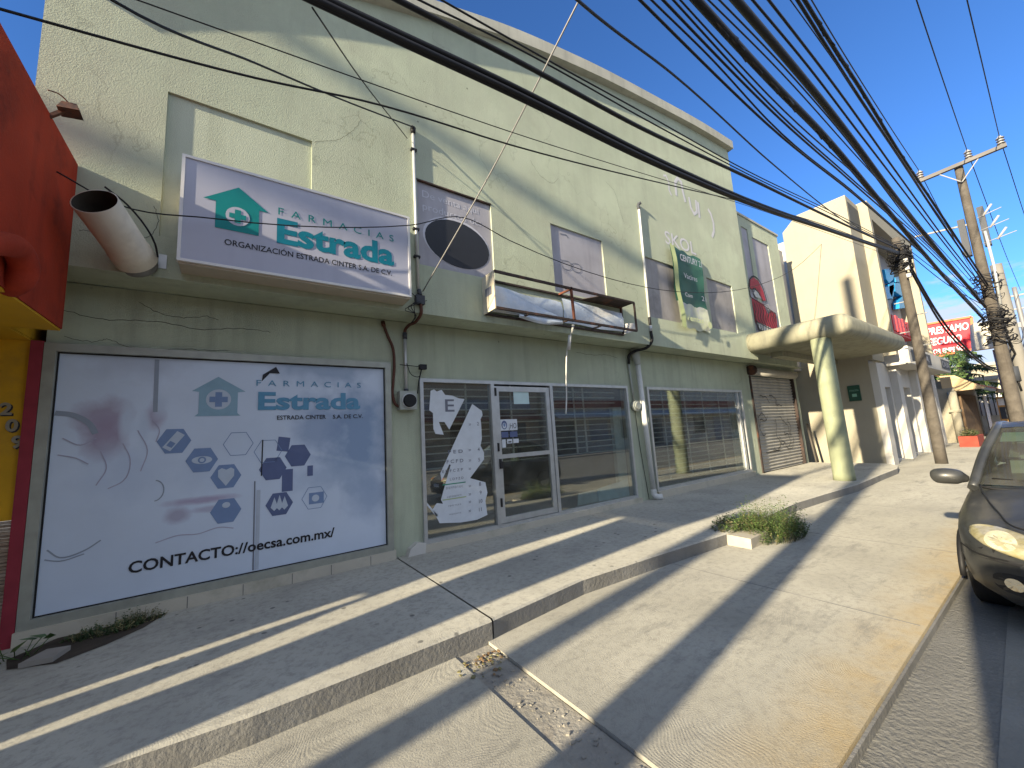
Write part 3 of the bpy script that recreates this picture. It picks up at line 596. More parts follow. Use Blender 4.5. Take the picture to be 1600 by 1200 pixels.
# ------------------------------------------------------------------ broken light box
lb = thing('sign_box', 'broken rusty light box frame with torn white vinyl above the shop door', 'sign', (4.5, 4.65, 3.44))
X0, X1, Y0, Z0, Z1 = 2.98, 6.14, 4.48, 3.45, 4.0
part('frame', RUSTD, lb, lambda b: [b.bar((X0,Y0,Z1),(X1,Y0,Z1),.035), b.bar((X0,Y0,Z0),(X1,Y0,Z0),.035), b.bar((X0,D1-.02,Z1),(X1,D1-.02,Z1),.03), b.bar((X0,D1-.02,Z0),(X1,D1-.02,Z0),.03), b.bar((X1,Y0,Z0),(X1,Y0,Z1),.03), b.bar((X1,D1-.02,Z0),(X1,D1-.02,Z1),.035)] +
     [b.bar((x,Y0,Z0),(x,D1-.02,Z0),.025) for x in (3.6,4.4,5.2)])
part('brace', RUST, lb, lambda b: [b.bar((4.52,Y0,Z0),(4.50,Y0,Z1+.01),.035), b.bar((4.52,Y0,Z1),(4.5,D1,Z1),.03), b.bar((4.38,Y0,Z1-.02),(4.52,Y0,Z1+.02),.025)])
part('end_panel', mat('cream_end_panel', (.62,.56,.42), .7, .15, 4), lb, lambda b: [b.box(X0-.012,X0+.006,Y0,D1-.002,Z0-.01,Z1+.01)]); part('label_patch', INKG, lb, lambda b: b.box(X0-.016,X0-.013,Y0+.07,Y0+.24,3.68,3.8))
part('end_panel', WMETAL, lb, lambda b: b.prism([(X1-.005,Y0+.03,Z0+.01),(X1-.005,D1-.03,Z0+.01),(X1-.005,D1-.03,Z0+.22),(X1-.005,Y0+.03,Z0+.16)], (.008,0,0)))
def torn(b):
    rnd = random.Random(4)
    def sheet(x0, x1, zt, zb, y, bul):
        rows = []
        for i in range(13):
            t = i/12; r = []
            for j in range(7):
                s_ = j/6; x = x0+(x1-x0)*t; r.append((x, y-bul*math.sin(math.pi*s_)*(.6+.4*math.sin(t*9))+rnd.uniform(-.006,.006), zb(t)+(zt(t)-zb(t))*s_))
            rows.append(r)
        b.grid(rows)
    sheet(X0+.03, 4.5, lambda t: 3.90-.06*t+.02*math.sin(9*t), lambda t: 3.49, D1-.06, .05)
    sheet(4.53, X1-.05, lambda t: 3.93-.06*t, lambda t: 3.49+.01*math.sin(8*t), D1-.055, .05)
    sheet(3.5, 4.4, lambda t: 3.47, lambda t: 3.42-.05*math.sin(math.pi*t), D1-.17, .03)
    sheet(3.05, 4.3, lambda t: 3.86-.3*t, lambda t: 3.5, D1-.16, .03)
part('torn_vinyl', TORN, lb, torn)
part('lid', RUSTD, lb, lambda b: b.hexa([(5.25,Y0,Z1-.004),(X1,Y0,Z1-.004),(X1,D1-.04,Z1-.004),(5.05,D1-.04,Z1-.004),(5.25,Y0,Z1+.006),(X1,Y0,Z1+.006),(X1,D1-.04,Z1+.006),(5.05,D1-.04,Z1+.006)]))
solo('hanging_cable', PVCW, lambda b: [b.tube(smooth([(4.62,4.6,3.42),(4.62,4.75,3.2),(4.63,4.9,2.6),(4.64,4.95,2.2),(4.60,4.95,1.95)], 8), .012, 8), b.tube([(4.6,4.6,3.42),(4.62,4.66,3.3)], .02, 8), b.tube([(4.62,4.72,3.27),(4.625,4.78,3.03)], .03, 10)],
     'white cable hanging loose below the broken sign box', 'cable')
# ------------------------------------------------------------------ green banner
bn = thing('banner', 'torn dark green estate agent banner hung on the upper wall between two grey boards', 'banner', (8.8, 4.75, 3.8))
def bany(x, z): return 4.745-.035*math.sin((x-8.0)*4.2+.6)-.02*math.sin(z*5)
def bgrid(b, x0, x1, z0, z1, off=0, nx=10, nz=10, skew=0):
    b.grid([[(lambda x, z: (x+skew*(5.74-z), bany(x, z)-off, z))(x0+(x1-x0)*i/nx, z0+(z1-z0)*j/nz+.03*math.sin(i*1.7)) for i in range(nx+1)] for j in range(nz+1)])
part('cloth', BANG, bn, lambda b: bgrid(b, 8.02, 9.35, 4.42, 5.74)); part('lower_print', BANL, bn, lambda b: bgrid(b, 8.05, 9.35, 3.83, 4.42)); part('folded_edge', BANY, bn, lambda b: bgrid(b, 7.96, 8.10, 3.8, 5.75, .05, 4, 12, .05))
def bantxt(b):
    y = 4.66; b.text('CENTURY 21', (8.28,y,5.42), h=.16, w=.92, bold=.01); b.text('Vacires', (8.35,y,5.0), h=.13, w=.55); b.text('Com', (8.3,y,4.55), h=.1, w=.3); b.text('21', (9.0,y,4.55), h=.12, w=.2)
part('lettering', GREYINK, bn, bantxt)
part('lower_lettering', flat('pale_yellow_letter', (.62,.66,.36), .6), bn, lambda b: [b.text('Ventas', (8.2,4.66,3.98), h=.14, w=.75, bold=.02), b.disc(9.22,3.97,4.66,.09)])
# ------------------------------------------------------------------ pipes, conduits and meters on the wall
cdt = thing('service_conduit', 'thin galvanised conduit with a black weatherhead beside the grey oval sign', 'conduit', (1.93, D1, 3.6))
part('pipe', GALV, cdt, lambda b: b.tube([(1.94,D1-.02,6.0),(1.95,D1-.02,3.62)], .021, 12)); part('weatherhead', BLACK, cdt, lambda b: [b.tube([(1.94,D1-.025,5.97),(1.94,D1-.03,6.05)], [.032,.04], 12), b.tube([(1.94,D1-.03,6.04),(1.91,D1-.07,6.03)], [.04,.02], 10)])
for z in (5.7, 4.5, 4.1): part('clamp', BLACK, cdt, lambda b: b.box(1.90,1.985,D1-.045,D1,z,z+.03))
part('junction_box', DGREY, cdt, lambda b: [b.box(1.90,2.02,D1-.07,D1-.001,3.44,3.56), b.tube([(1.96,D1-.05,3.56),(1.955,D1-.03,3.64)], .03, 10)], .008)
part('hose', BROWN, cdt, lambda b: b.tube(smooth([(1.97,D1-.04,3.45),(1.98,D1-.02,3.33),(1.96,D1+.1,3.25),(1.93,5.15,3.24),(1.92,5.25,3.2),(1.92,5.26,3.12)], 8), .022, 10))
part('lower_pipe', GALV, cdt, lambda b: b.tube([(1.92,5.262,3.14),(1.92,5.262,2.32)], .022, 12)); part('coupling', DGREY, cdt, lambda b: [b.tube([(1.92,5.262,3.08),(1.92,5.262,3.17)], .032, 10), b.tube([(1.92,5.262,2.30),(1.92,5.262,2.36)], .034, 10)])
part('wire', CABLE, cdt, lambda b: [b.tube(smooth([(1.93,5.24,2.72),(1.99,5.2,2.55),(2.08,5.2,2.53),(2.14,5.2,2.66)], 6), .006, 6), b.tube([(1.83,5.24,2.7),(2.15,5.22,2.68)], .006, 6), b.tube(smooth([(2.14,5.2,2.68),(2.1,5.22,2.5),(2.08,5.25,2.3)], 5), .009, 6), b.box(2.1,2.2,5.17,5.24,2.64,2.71)])
part('loose_wires', CABLE, cdt, lambda b: [b.tube(smooth([(1.9+.05*i,D1-.06,3.5),(1.86-.04*i,D1-.08,3.4-.03*i),(1.88,D1-.05,3.3),(1.93,5.1,3.24)], 5), .005, 5) for i in range(4)] + [b.tube(smooth([(1.75,4.6,3.42),(1.82,4.7,3.55),(1.92,4.75,3.5)], 5), .005, 5)])
mt = thing('electric_meter', 'grey square electric meter box with a round black dial on the green pier', 'meter', (1.92, 5.3, 2.07))
part('box', METERB, mt, lambda b: b.box(1.80,2.04,5.18,5.299,2.07,2.325), .012); part('dial', BLACK, mt, lambda b: b.tube([(1.93,5.19,2.19),(1.93,5.125,2.19)], [.095,.085], 24)); part('dial_ring', GALV, mt, lambda b: b.tube([(1.93,5.185,2.19),(1.93,5.165,2.19)], .105, 24))
solo('hose', BROWN, lambda b: [b.tube(smooth([(1.62,5.27,3.27),(1.67,5.265,3.12),(1.74,5.262,2.95),(1.76,5.262,2.7),(1.74,5.262,2.45),(1.73,5.255,2.25),(1.77,5.25,2.14),(1.82,5.25,2.11)], 8), .02, 10), b.tube([(1.62,5.29,3.30),(1.62,5.25,3.24)], .03, 8)], 'brown hose curving down the wall to the meter box', 'hose')
c2 = thing('service_conduit', 'thin white conduit on the upper wall left of the green banner', 'conduit', (7.0, D1, 3.3))
part('pipe', PVCW, c2, lambda b: b.tube([(7.09,D1-.022,6.4),(7.03,D1-.022,3.9)], .024, 12)); part('weatherhead', DGREY, c2, lambda b: b.tube(smooth([(7.09,D1-.022,6.38),(7.09,D1-.03,6.5),(7.12,D1-.07,6.52)], 4), .032, 10))
part('elbow', BLACK, c2, lambda b: b.tube(smooth([(7.03,D1-.022,3.92),(7.03,D1-.022,3.6),(7.02,D1-.03,3.42),(6.97,D1+.04,3.3),(6.86,5.1,3.25),(6.8,5.2,3.2),(6.8,5.25,3.0)], 6), .03, 10)); part('coupling', GALV, c2, lambda b: b.tube([(7.03,D1-.022,3.62),(7.03,D1-.022,3.74)], .036, 10))
part('lower_pipe', METERB, c2, lambda b: b.tube([(6.8,5.262,3.05),(6.86,5.262,2.2)], .022, 10)); part('meter_socket', METERB, c2, lambda b: [b.tube([(6.88,5.295,2.1),(6.88,5.2,2.1)], .11, 20), b.tube([(6.88,5.2,2.1),(6.88,5.16,2.1)], [.08,.07], 18)]); part('ground_wire', CABLE, c2, lambda b: b.tube([(6.88,5.28,2.0),(6.93,5.28,1.2),(7.02,5.26,.17)], .006, 6))
dp = thing('downpipe', 'white plastic downpipe with a dirty lower elbow between the two right hand shop windows', 'pipe', (7.1, 5.2, .15))
part('pipe', PVCW, dp, lambda b: b.tube([(7.02,5.19,3.0),(7.10,5.19,.30)], .055, 18)); part('collar', METERB, dp, lambda b: b.tube(smooth([(6.98,5.2,3.32),(6.99,5.19,3.12),(7.02,5.19,2.98)], 4), [.1,.095,.09,.085,.08,.075,.07,.066,.064], 16))
part('elbow', PVCW, dp, lambda b: b.tube(smooth([(7.10,5.19,.36),(7.10,5.18,.25),(7.13,5.13,.21),(7.2,5.07,.205)], 5), .062, 16))
wp = thing('vent_pipe', 'wide cream plastic pipe with an open end leaning out beside the red wall', 'pipe', (-.84, 4.75, 3.45))
a, c = V((-.82,4.70,3.46)), V((-.98,4.22,3.68)); dv = (c-a).normalized()
def ptube(b):
    s1 = V((0,0,1)); s1 = (s1-dv*s1.dot(dv)).normalized(); s2 = dv.cross(s1); n = 32; ring = lambda p, r: [p+(s1*math.cos(2*math.pi*k/n)+s2*math.sin(2*math.pi*k/n))*r for k in range(n)]
    b.grid([ring(a-dv*.06,.158), ring(a,.158), ring(a+dv*.07,.158), ring(a+dv*.075,.15), ring(c,.15), ring(c,.142)], True); b.mat(mat('pipe_inner_brown', (.06,.048,.035), .95, .3, 6)); b.grid([ring(c-dv*.001,.142), ring(a+dv*.05,.14)], True)  # inner wall coloured dark brown
part('pipe', PVC, wp, ptube); part('pipe_floor', DARKIN, wp, lambda b: b.tube([a+dv*.04, a+dv*.045], .141, 24))
part('socket', KERBF, wp, lambda b: b.tube([a-dv*.14, a-dv*.05], .13, 20)); part('bracket', GALV, wp, lambda b: b.box(-.66,-.60,D1-.012,D1-.001,3.42,3.56))
part('tie_wire', CABLE, wp, lambda b: b.tube(smooth([c+V((.05,.0,.14)), c+V((.16,.15,.10)), a+V((.16,-.12,.1)), a+V((.17,-.02,.02))], 5), .008, 6))
# ------------------------------------------------------------------ window film and papers on the glass
vf = thing('window_film', 'pale blue printed film filling the large left shop window', 'window film', (.1, 5.3, .33))
part('film', WFILM, vf, lambda b: b.box(-1.366,1.616,5.296,5.303,.347,2.635))
def hexa(x, z, r, a=0): return [(x+r*math.cos(t+a), z+r*1.05*math.sin(t+a)) for t in [-k*math.pi/3 for k in range(6)]]
FILML = flat('film_pale_print', (.46,.53,.62), .5)
def icons(b):
    y = 5.293
    b.mat(HOUSEB); b.poly2([(-.40,2.30),(-.18,2.46),(.07,2.30),(.0,2.29),(.0,2.06),(.03,2.03),(-.37,2.03),(-.34,2.06),(-.34,2.29)], y)
    b.mat(FILML); b.disc(-.17,2.21,y-.002,.11,.11); b.mat(HEXB); b.box(-.2,-.14,y-.0045,y-.004,2.13,2.29); b.box(-.25,-.2005,y-.0045,y-.004,2.18,2.24); b.box(-.1395,-.09,y-.0045,y-.004,2.18,2.24)
    for (x, z, m_) in ((-.52,1.78,HEXB),(-.29,1.57,HEXB),(-.08,1.38,HEXB),(-.07,1.02,HEXB),(.42,1.02,HEXD),(.6,1.55,HEXD),(.35,1.42,HEXD)): b.mat(m_); b.poly2(hexa(x, z, .135), y)
    b.mat(FILML)
    b.stroke([(p[0],p[1]) for p in [(-.58,1.70),(-.47,1.86)]], y-.003, .075); b.mat(HEXB); b.stroke([(-.56,1.725),(-.53,1.77)], y-.005, .05); b.mat(FILML)
    b.disc(-.29,1.57,y-.003,.085,.04); b.mat(HEXB); b.disc(-.29,1.57,y-.005,.034,.034); b.mat(FILML); b.disc(-.29,1.57,y-.006,.02,.02)
    b.poly2([(-.08,1.28),(-.15,1.38),(-.15,1.45),(-.12,1.47),(-.08,1.45),(-.04,1.47),(-.01,1.45),(-.01,1.38)], y-.003)
    for dx, s_ in ((-.05,.8),(0,1.),(.05,.8)): b.poly2([(.42+dx,1.02+.1*s_),(.42+dx+.035,.99),(.42+dx,.95),(.42+dx-.035,.99)], y-.003-.001*s_)
    b.disc(-.07,1.08,y-.003,.035,.03)
    b.mat(HEXB)
    for (x, z) in ((.02,1.72),(.30,1.62),(.78,1.04)):
        h_ = hexa(x, z, .135); b.stroke(h_+[h_[0]], y, .006)
    b.box(.72,.88,y-.001,y,.97,1.1); b.mat(FILML); b.disc(.79,1.035,y-.003,.04); b.mat(HEXD); b.poly2([(.38,1.62),(.4,1.78),(.52,1.76),(.5,1.6)], y); b.box(.70,.76,y-.001,y,1.3,1.42); b.poly2([(.44,1.15),(.55,1.15),(.55,1.4),(.44,1.4)], y-.0005)
    b.mat(FILMG); b.stroke([(p.x,p.z) for p in smooth([(-1.36,0,2.08),(-1.25,0,2.06),(-1.14,0,1.98),(-1.09,0,1.88)], 5)], y, .045); b.stroke([(-.69,2.62),(-.68,2.08)], y, .035)
    b.stroke([(p.x,p.z) for p in smooth([(-1.33,0,.88),(-1.25,0,.80),(-1.1,0,.83),(-1.0,0,.9)], 5)], y, .012); b.stroke([(p.x,p.z) for p in smooth([(-1.34,0,.80),(-1.25,0,.77),(-1.1,0,.8)], 5)], y, .01)
    b.stroke([(-.65+.07*math.cos(t), 1.30+.1*math.sin(t)) for t in [-1.5+k*.25 for k in range(13)]], y, .01)
    b.mat(flat('film_pink', (.38,.37,.47), .5)); [b.stroke([(p.x,p.z) for p in smooth([(a_, 0, c_) for a_, c_ in q], 5)], y-.0004*k_, .009) for k_, q in enumerate((((-.62,.80),(-.45,.84),(-.3,.825),(-.12,.86),(.0,.83)), ((-.9,1.78),(-.84,1.62),(-.88,1.42),(-.98,1.36)), ((-.8,1.9),(-.72,1.7),(-.76,1.5)), ((-1.05,1.72),(-1.0,1.55),(-1.06,1.40)), ((-.7,2.0),(-.64,1.9),(-.66,1.78)), ((-1.3,1.85),(-1.18,1.78),(-1.08,1.84)), ((-1.32,1.7),(-1.2,1.66),(-1.12,1.6))))]
    b.mat(INK); b.poly2([(.23,2.50),(.36,2.60),(.40,2.52),(.30,2.52),(.22,2.42)], y-.004); b.stroke([(.245,1.75),(.24,1.35)], y-.002, .012)
    b.mat(INKG); b.stroke([(.18,1.3),(.185,.36)], y-.001, .012); b.mat(flat('film_seam', (.42,.47,.55), .5)); b.box(.20,.235,y-.0015,y-.001,.36,1.2)
split_parts(part('print_motif', HOUSEB, vf, icons), .004, .004)
def filmtxt(b):
    y = 5.2895; b.mat(FBLUE)
    b.text('FARMACIAS', (.17,y,2.37), h=.07, w=1.15, space=2)
    b.text('Estrada', (.19,y,2.10), h=.2, w=1.12, bold=.035); b.mat(INK); b.text('ESTRADA CINTER', (.38,y,1.975), h=.05, w=.52, bold=.012); b.text('S.A. DE C.V.', (.98,y,1.975), h=.05, w=.36, bold=.01)
    b.text('CONTACTO://oecsa.com.mx/', (-.80,y,.56), h=.105, w=1.80, bold=.022)
split_parts(part('lettering', FBLUE, vf, filmtxt), .06, -.005)
ey = thing('eye_chart', 'torn white eye chart poster peeling off the glass left of the door', 'poster', (2.7, 5.3, .45))
def eyep(b):
    y = 5.2925
    E_ = lambda pts: [(PY(650+px*130/600, 590+py*260/1200, 5.293).x, PY(650+px*130/600, 590+py*260/1200, 5.293).z) for px, py in pts]
    b.poly2(E_([(105,95),(130,85),(150,100),(185,88),(210,125),(260,130),(310,150),(350,155),(240,375),(205,320),(165,320),(200,412),(140,405),(125,370),(122,255),(95,235)]), y)
    b.poly2(E_([(405,190),(475,240),(480,270),(465,300),(470,340),(475,440),(465,490),(490,540),(490,590),(390,725),(500,755),(515,830),(500,890),(515,990),(440,1025),(320,1045),(170,1050),(120,950),(150,905),(195,910),(180,880),(250,630),(240,625),(185,745),(175,690)]), y)
    b.poly2(E_([(52,890),(70,892),(160,995),(145,1000)]), y)
part('paper', PAPER, ey, eyep)
def eyet(b):
    y = 5.2895; T = lambda t, px, py, h, w_=None, bd=.01: b.text(t, PY(650+px*130/600, 590+py*260/1200, y), h=h, w=w_, bold=bd)
    T('E', 212, 245, .19, .15); T('P E D', 232, 550, .05, .24); T('F C F D', 222, 620, .05, .27); T('E D F C Z P', 190, 688, .04, .33); T('L O P Z D', 245, 742, .035, .22); T('D E F P O T E C', 218, 806, .03, .27); T('L E F O D P C T', 225, 868, .025, .23); T('F D P L T C E O', 235, 932, .02, .2); T('P E Z O L C F T D', 243, 992, .015, .18)
    for t, px, py in (('2',440,345),('4',445,530),('5',450,605),('8',455,780),('9',460,842),('10',455,905),('11',455,965)): T(t, px, py, .055)
    for py in (345,530,605,665,790,850,905,970): T('20', 380, py, .03); 
part('chart_letters', INKG, ey, eyet)
part('chart_lines', flat('green_rule', (.06,.26,.18), .6), ey, lambda b: [b.box(2.43,2.80,5.2895,5.290,.985,1.0), b.mat(flat('pale_green_rule', (.38,.47,.25), .6)), b.box(2.42,2.80,5.2895,5.290,.775,.79)])
stk = thing('sticker_sheet', 'small white and blue sticker notice on the door glass', 'sticker', (3.6, 5.28, 1.5))
part('sheet', PAPER, stk, lambda b: [b.box(3.47,3.80,5.2795,5.281,1.72,1.90), b.box(3.48,3.55,5.2795,5.281,1.45,1.58), b.box(3.58,3.68,5.2795,5.281,1.51,1.58), b.box(3.70,3.81,5.2795,5.281,1.51,1.58)])
def stt(b):
    y = 5.2775; b.mat(HEXD); b.disc(3.54,1.81,y,.055,.07); b.mat(PAPER); b.disc(3.54,1.80,y-.0015,.035,.045); b.mat(HEXB); b.disc(3.54,1.81,y-.003,.02,.03); b.mat(HEXD); b.box(3.475,3.61,y,y+.001,1.61,1.70); b.box(3.64,3.79,y,y+.001,1.61,1.70); b.mat(INK); b.text('¡HO', (3.63,y,1.75), h=.09, w=.15); b.stroke([(3.6,1.535),(3.66,1.535)], y, .02)
part('print', HEXD, stk, stt)
solo('notice_sheet', flat('pale_cyan_paper', (.52,.68,.68), .7), lambda b: b.box(3.76,4.08,5.2785,5.281,2.15,2.36), 'blank pale blue paper sheet taped high on the door glass', 'paper')
solo('foam_board', FOAM, lambda b: b.prism([(5.65,5.36,.3),(6.55,5.36,.3),(6.58,5.40,.62),(5.68,5.40,.52)], (0,.025,0)), 'pale blue foam board standing in front inside the window right of the door', 'board')
solo('foam_board', flat('grey_foam_board', (.40,.48,.50), .7), lambda b: b.prism([(5.12,5.385,.3),(5.85,5.385,.3),(5.86,5.43,.52),(5.2,5.43,.50)], (0,.02,0)), 'grey blue board leaning half hidden behind the foam board in the window', 'board')
# ------------------------------------------------------------------ red and yellow building on the left
rb = thing('red_building', 'red and yellow shop at the left edge with a deep red overhang', 'building', (-2.5, 5.3, 0))
part('upper_block', RED, rb, lambda b: b.box(-3.02,-1.24,2.38,D1-.004,2.752,4.28)); part('soffit', YEL, rb, lambda b: [b.box(-3.0,-1.25,2.39,D1-.006,2.735,2.75), b.box(-9,-1.54,D1-.004,5.29,2.735,2.75)])
part('wall', YEL, rb, lambda b: [b.box(-9,-1.535,5.27,9,1.17,2.734), b.box(-9,-1.545,D1+.01,9,2.76,3.6)]); part('corner_strip', MAROON, rb, lambda b: b.box(-1.535,-1.456,5.24,5.40,.05,2.733))
part('stone_cladding', mat('stone_strip_cladding', (.30,.22,.16), .9, .3, 5, .8, 20, col2=(.45,.40,.34), c2s=7, bd=.02), rb, lambda b: [b.box(-4,-1.538,5.25+.02*((i*7)%3)/3,5.3,.05+i*.028,.05+i*.028+.022) for i in range(40)])
part('duct_pipe', RED, rb, lambda b: b.tube(smooth([PX(-60,385,-1.17),PX(0,380,-1.17),PX(28,392,-1.17),PX(37,418,-1.17),PX(28,440,-1.2),PX(12,448,-1.26)], 6), .072, 18))
part('added_shade_panel', WOOD, rb, lambda b: [b.prism([(-3.0,y,z) for y, z in ((2.50,-.05),(2.60,.6),(2.60,1.13),(2.55,1.75),(2.40,2.73),(3.40,2.73),(3.36,1.75),(3.20,1.13),(3.17,.6),(3.15,-.05))], (-.05,0,0)),  # unseen panel, added and cut to shape the light stripes on the walkway
     b.prism([(-3.0,y,z) for y, z in ((3.22,-.05),(3.27,.77),(3.44,1.13),(3.58,1.35),(3.65,1.62),(3.67,2.0),(3.55,2.73),(5.26,2.73),(5.26,1.42),(3.66,1.42),(3.64,1.13),(3.575,.77),(3.53,-.05))], (-.05,0,0)),
     b.prism([(-3.0,y,z) for y, z in ((3.63,-.05),(3.67,.77),(3.75,1.13),(3.78,1.42),(5.26,1.42),(5.26,-.05))], (-.05,0,0))])
for i, (c, px, py) in enumerate((('2',4,648),('0',13,674),('9',22,700))):
    p = PY(px-6, py, 5.262); part('house_number', DIGIT, rb, lambda b: [b.text(c, p, h=.105, bold=.03), b.mat(INK), b.text(c, p+V((.008,.004,-.008)), h=.105, bold=.035)])
fl = thing('flood_light', 'small dark flood light on the edge of the red overhang roof', 'lamp', (-1.26, 4.3, 4.25))
part('housing', RUSTD, fl, lambda b: b.hexa([(-1.20,4.10,4.33),(-1.08,4.10,4.35),(-1.08,4.22,4.35),(-1.20,4.22,4.33),(-1.18,4.12,4.40),(-1.1,4.12,4.41),(-1.1,4.2,4.41),(-1.18,4.2,4.40)])); part('bracket', RUST, fl, lambda b: [b.bar((-1.25,4.16,4.26),(-1.17,4.16,4.35),.025), b.tube(smooth([(-1.25,4.1,4.44),(-1.2,4.12,4.45),(-1.14,4.16,4.41)],4), .005, 6)])
# ------------------------------------------------------------------ white building
wb = thing('white_building', 'tall cream and white shop block with blue logo and red letters beyond the canopy', 'building', (20, 3.6, 0))
def wbside(b):
    b.face([(16.9,3.6,-.05),(16.9,12,-.05),(16.9,12,3.4),(16.9,3.6,3.4)][::-1])
    b.prism([(16.9,3.47,3.4),(16.9,3.40,9.15),(16.9,4.85,9.15),(16.9,5.35,8.7),(16.9,5.45,3.4)], (1.4,0,0))
part('side_wall', CREAM, wb, wbside); part('slot', DARKIN, wb, lambda b: b.hexa([(17.0,3.40,8.2),(18.25,3.40,8.2),(18.25,3.5,8.2),(17.0,3.5,8.2),(17.0,3.392,8.95),(18.25,3.392,8.95),(18.25,3.5,8.95),(17.0,3.5,8.95)]))
part('link_wall', GREYW, wb, lambda b: b.box(15.22,16.895,5.46,5.7,3.36,8.0))
part('roof_block', WHITEW, wb, lambda b: b.box(18.31,25.15,4.05,14,3.4,8.9))
part('centre_wall', GREYW, wb, lambda b: b.box(18.56,24.9,3.86,4.04,3.95,8.6))
part('portal_frame', CREAM, wb, lambda b: [b.box(18.31,18.56,3.14,4.04,3.6,8.6), b.box(24.9,25.15,3.14,4.04,3.93,8.6), b.box(18.31,25.15,3.14,4.04,8.602,9.25)], .02)
def gfl(b):
    facade(b, 3.62, 16.9, 27.8, -.05, 3.4, [(18.0,19.2,.05,2.55), (20.4,22.2,.05,2.6), (23.6,24.8,.6,2.4), (26,27.2,.05,2.5)], .5)
    b.face([(27.8,3.62,-.05),(27.8,10,-.05),(27.8,10,3.4),(27.8,3.62,3.4)])
part('ground_floor_wall', WHITEW, wb, gfl)
for x0, x1, z1 in ((18.0,19.2,2.55),(23.6,24.8,2.4),(26,27.2,2.5)): wd = part('window', DGREY, wb, lambda b: frame(b, x0, x1, .06, z1, 4.05, .06, .06)); part('pane', GLASS, wd, lambda b: b.box(x0+.05,x1-.05,4.075,4.08,.1,z1-.05))
part('door_recess', CREAM, wb, lambda b: b.box(20.4,22.2,4.1,4.2,.05,2.6)); [part('pilaster', WHITEW, wb, lambda b: b.box(x,x+.55,3.42,3.618,-.03,3.29)) for x in (16.92,19.4,22.5,25.1)]
led = part('ledge', WHITEW, wb, lambda b: b.box(19.0,27.0,2.95,3.6,3.30,3.92), .02)
part('ledge_sign', DGREY, led, lambda b: [b.box(19.3,22.6,2.93,2.948,3.42,3.82), b.box(24.8,26.8,2.93,2.948,3.42,3.82)]); part('ledge_lettering', GREYINK, led, lambda b: [b.text('VENTA', (19.7,2.92,3.5), h=.24, w=2.4), b.text('CASA', (24.9,2.92,3.5), h=.24, w=1.6)])
def logo(b):
    P = lambda *q: [(lambda p: (p.x, p.z))(PY(1337+x*140/764, 380+z*220/1200, 3.6)) for x, z in q]
    for q in (((250,220),(300,215),(330,265),(320,310),(285,340),(265,310)), ((245,375),(290,365),(330,350),(310,470),(265,475)), ((285,350),(325,330),(325,440),(315,475),(290,420)), ((335,290),(375,280),(390,330),(345,330)), ((335,340),(385,335),(430,350),(420,410),(395,450),(335,410)), ((400,450),(425,460),(430,550),(375,555),(370,500)), ((425,400),(450,410),(455,510),(430,515))):
        b.prism([(x, 3.6, z) for x, z in P(*q)], (0,.2,0))
part('blue_logo', LOGOB, wb, logo)
part('red_lettering', LETR, wb, lambda b: [b.mat(LETR), b.box(20.2,24.4,3.55,3.85,4.75,4.83)] + [b.box(20.3+i*.58,20.7+i*.58,3.5,3.85,4.83,5.5-.06*(i%2)) for i in range(7)])
part('wall_plate', PLATE, wb, lambda b: b.box(16.86,16.897,3.92,4.24,2.1,2.62)); part('plate_print', flat('plate_pale_green', (.2,.4,.3), .6), wb, lambda b: [b.text('ATENCIÓN', (16.857,4.2,2.42), (0,-1,0), (0,0,1), .06, .24), b.box(16.857,16.858,4.02,4.14,2.24,2.34)])
solo('plank', WOOD, lambda b: b.hexa([(15.85,5.1,.15),(16.05,5.1,.15),(16.05,5.14,.15),(15.85,5.14,.15),(15.95,5.24,1.45),(16.12,5.24,1.4),(16.12,5.28,1.4),(15.95,5.28,1.45)]), 'old wooden plank leaning in the corner right of the roller shutter', 'plank')
# ------------------------------------------------------------------ poles
GP = 'utility poles along the kerb'
def pole(name, label, x, y, h, r0, r1, lean=0, m_=WOOD):
    t = thing(name, label, 'utility pole', (x, y, 0), GP)
    part('shaft', m_, t, lambda b: b.tube([(x+lean*s_*h+.006*math.sin(s_*9), y+.005*math.sin(s_*7+1), -.05+s_*h) for s_ in [i/14 for i in range(15)]], [r0+(r1-r0)*i/14 for i in range(15)], 16))
    return t
def tangle(b, c, r, h, n, seed, rad=.012):
    rnd = random.Random(seed)
    for i in range(n):
        a0 = rnd.uniform(0, 6.3); z = c.z+rnd.uniform(-h, h); rr = r*rnd.uniform(.7, 1.7); pts = []
        for k in range(7):
            an = a0+k*.8; pts.append((c.x+rr*math.cos(an)+rnd.uniform(-.05,.05), c.y+rr*math.sin(an)+rnd.uniform(-.05,.05), z+rnd.uniform(-.12,.12)))
        b.tube(smooth(pts, 3), rad*rnd.uniform(.6, 1.6), 5)
p1x = 22.4; c1 = PX(1500, 258, p1x)
pl1 = pole('utility_pole', 'tall wooden utility pole with crossarm and three insulators behind the parked car', p1x, 1.14, c1.z+.12, .185, .115)
ca, cb = PX(1437, 283, p1x-.2), PX(1573, 226, p1x-.2)
part('crossarm', mat('crossarm_wood', (.16,.15,.14), .9, .2), pl1, lambda b: b.bar(ca, cb, .13, .13)); part('arm_brace', STEEL, pl1, lambda b: [b.bar(ca.lerp(cb,.22), V((p1x-.2,1.13,c1.z-.75)), .03), b.bar(ca.lerp(cb,.72), V((p1x-.2,1.13,c1.z-.75)), .03)])
INS = []
def insul(parent, p):
    INS.append(p+V((0,0,.42)))
    part('insulator', PORC, parent, lambda b: [b.tube([p+V((0,0,.05)), p+V((0,0,.42))], .04, 10)] + [b.tube([p+V((0,0,.12+.1*k)), p+V((0,0,.17+.1*k))], [.11,.07], 14) for k in range(3)])
for t in (.02, .60, .95): insul(pl1, ca.lerp(cb, t))
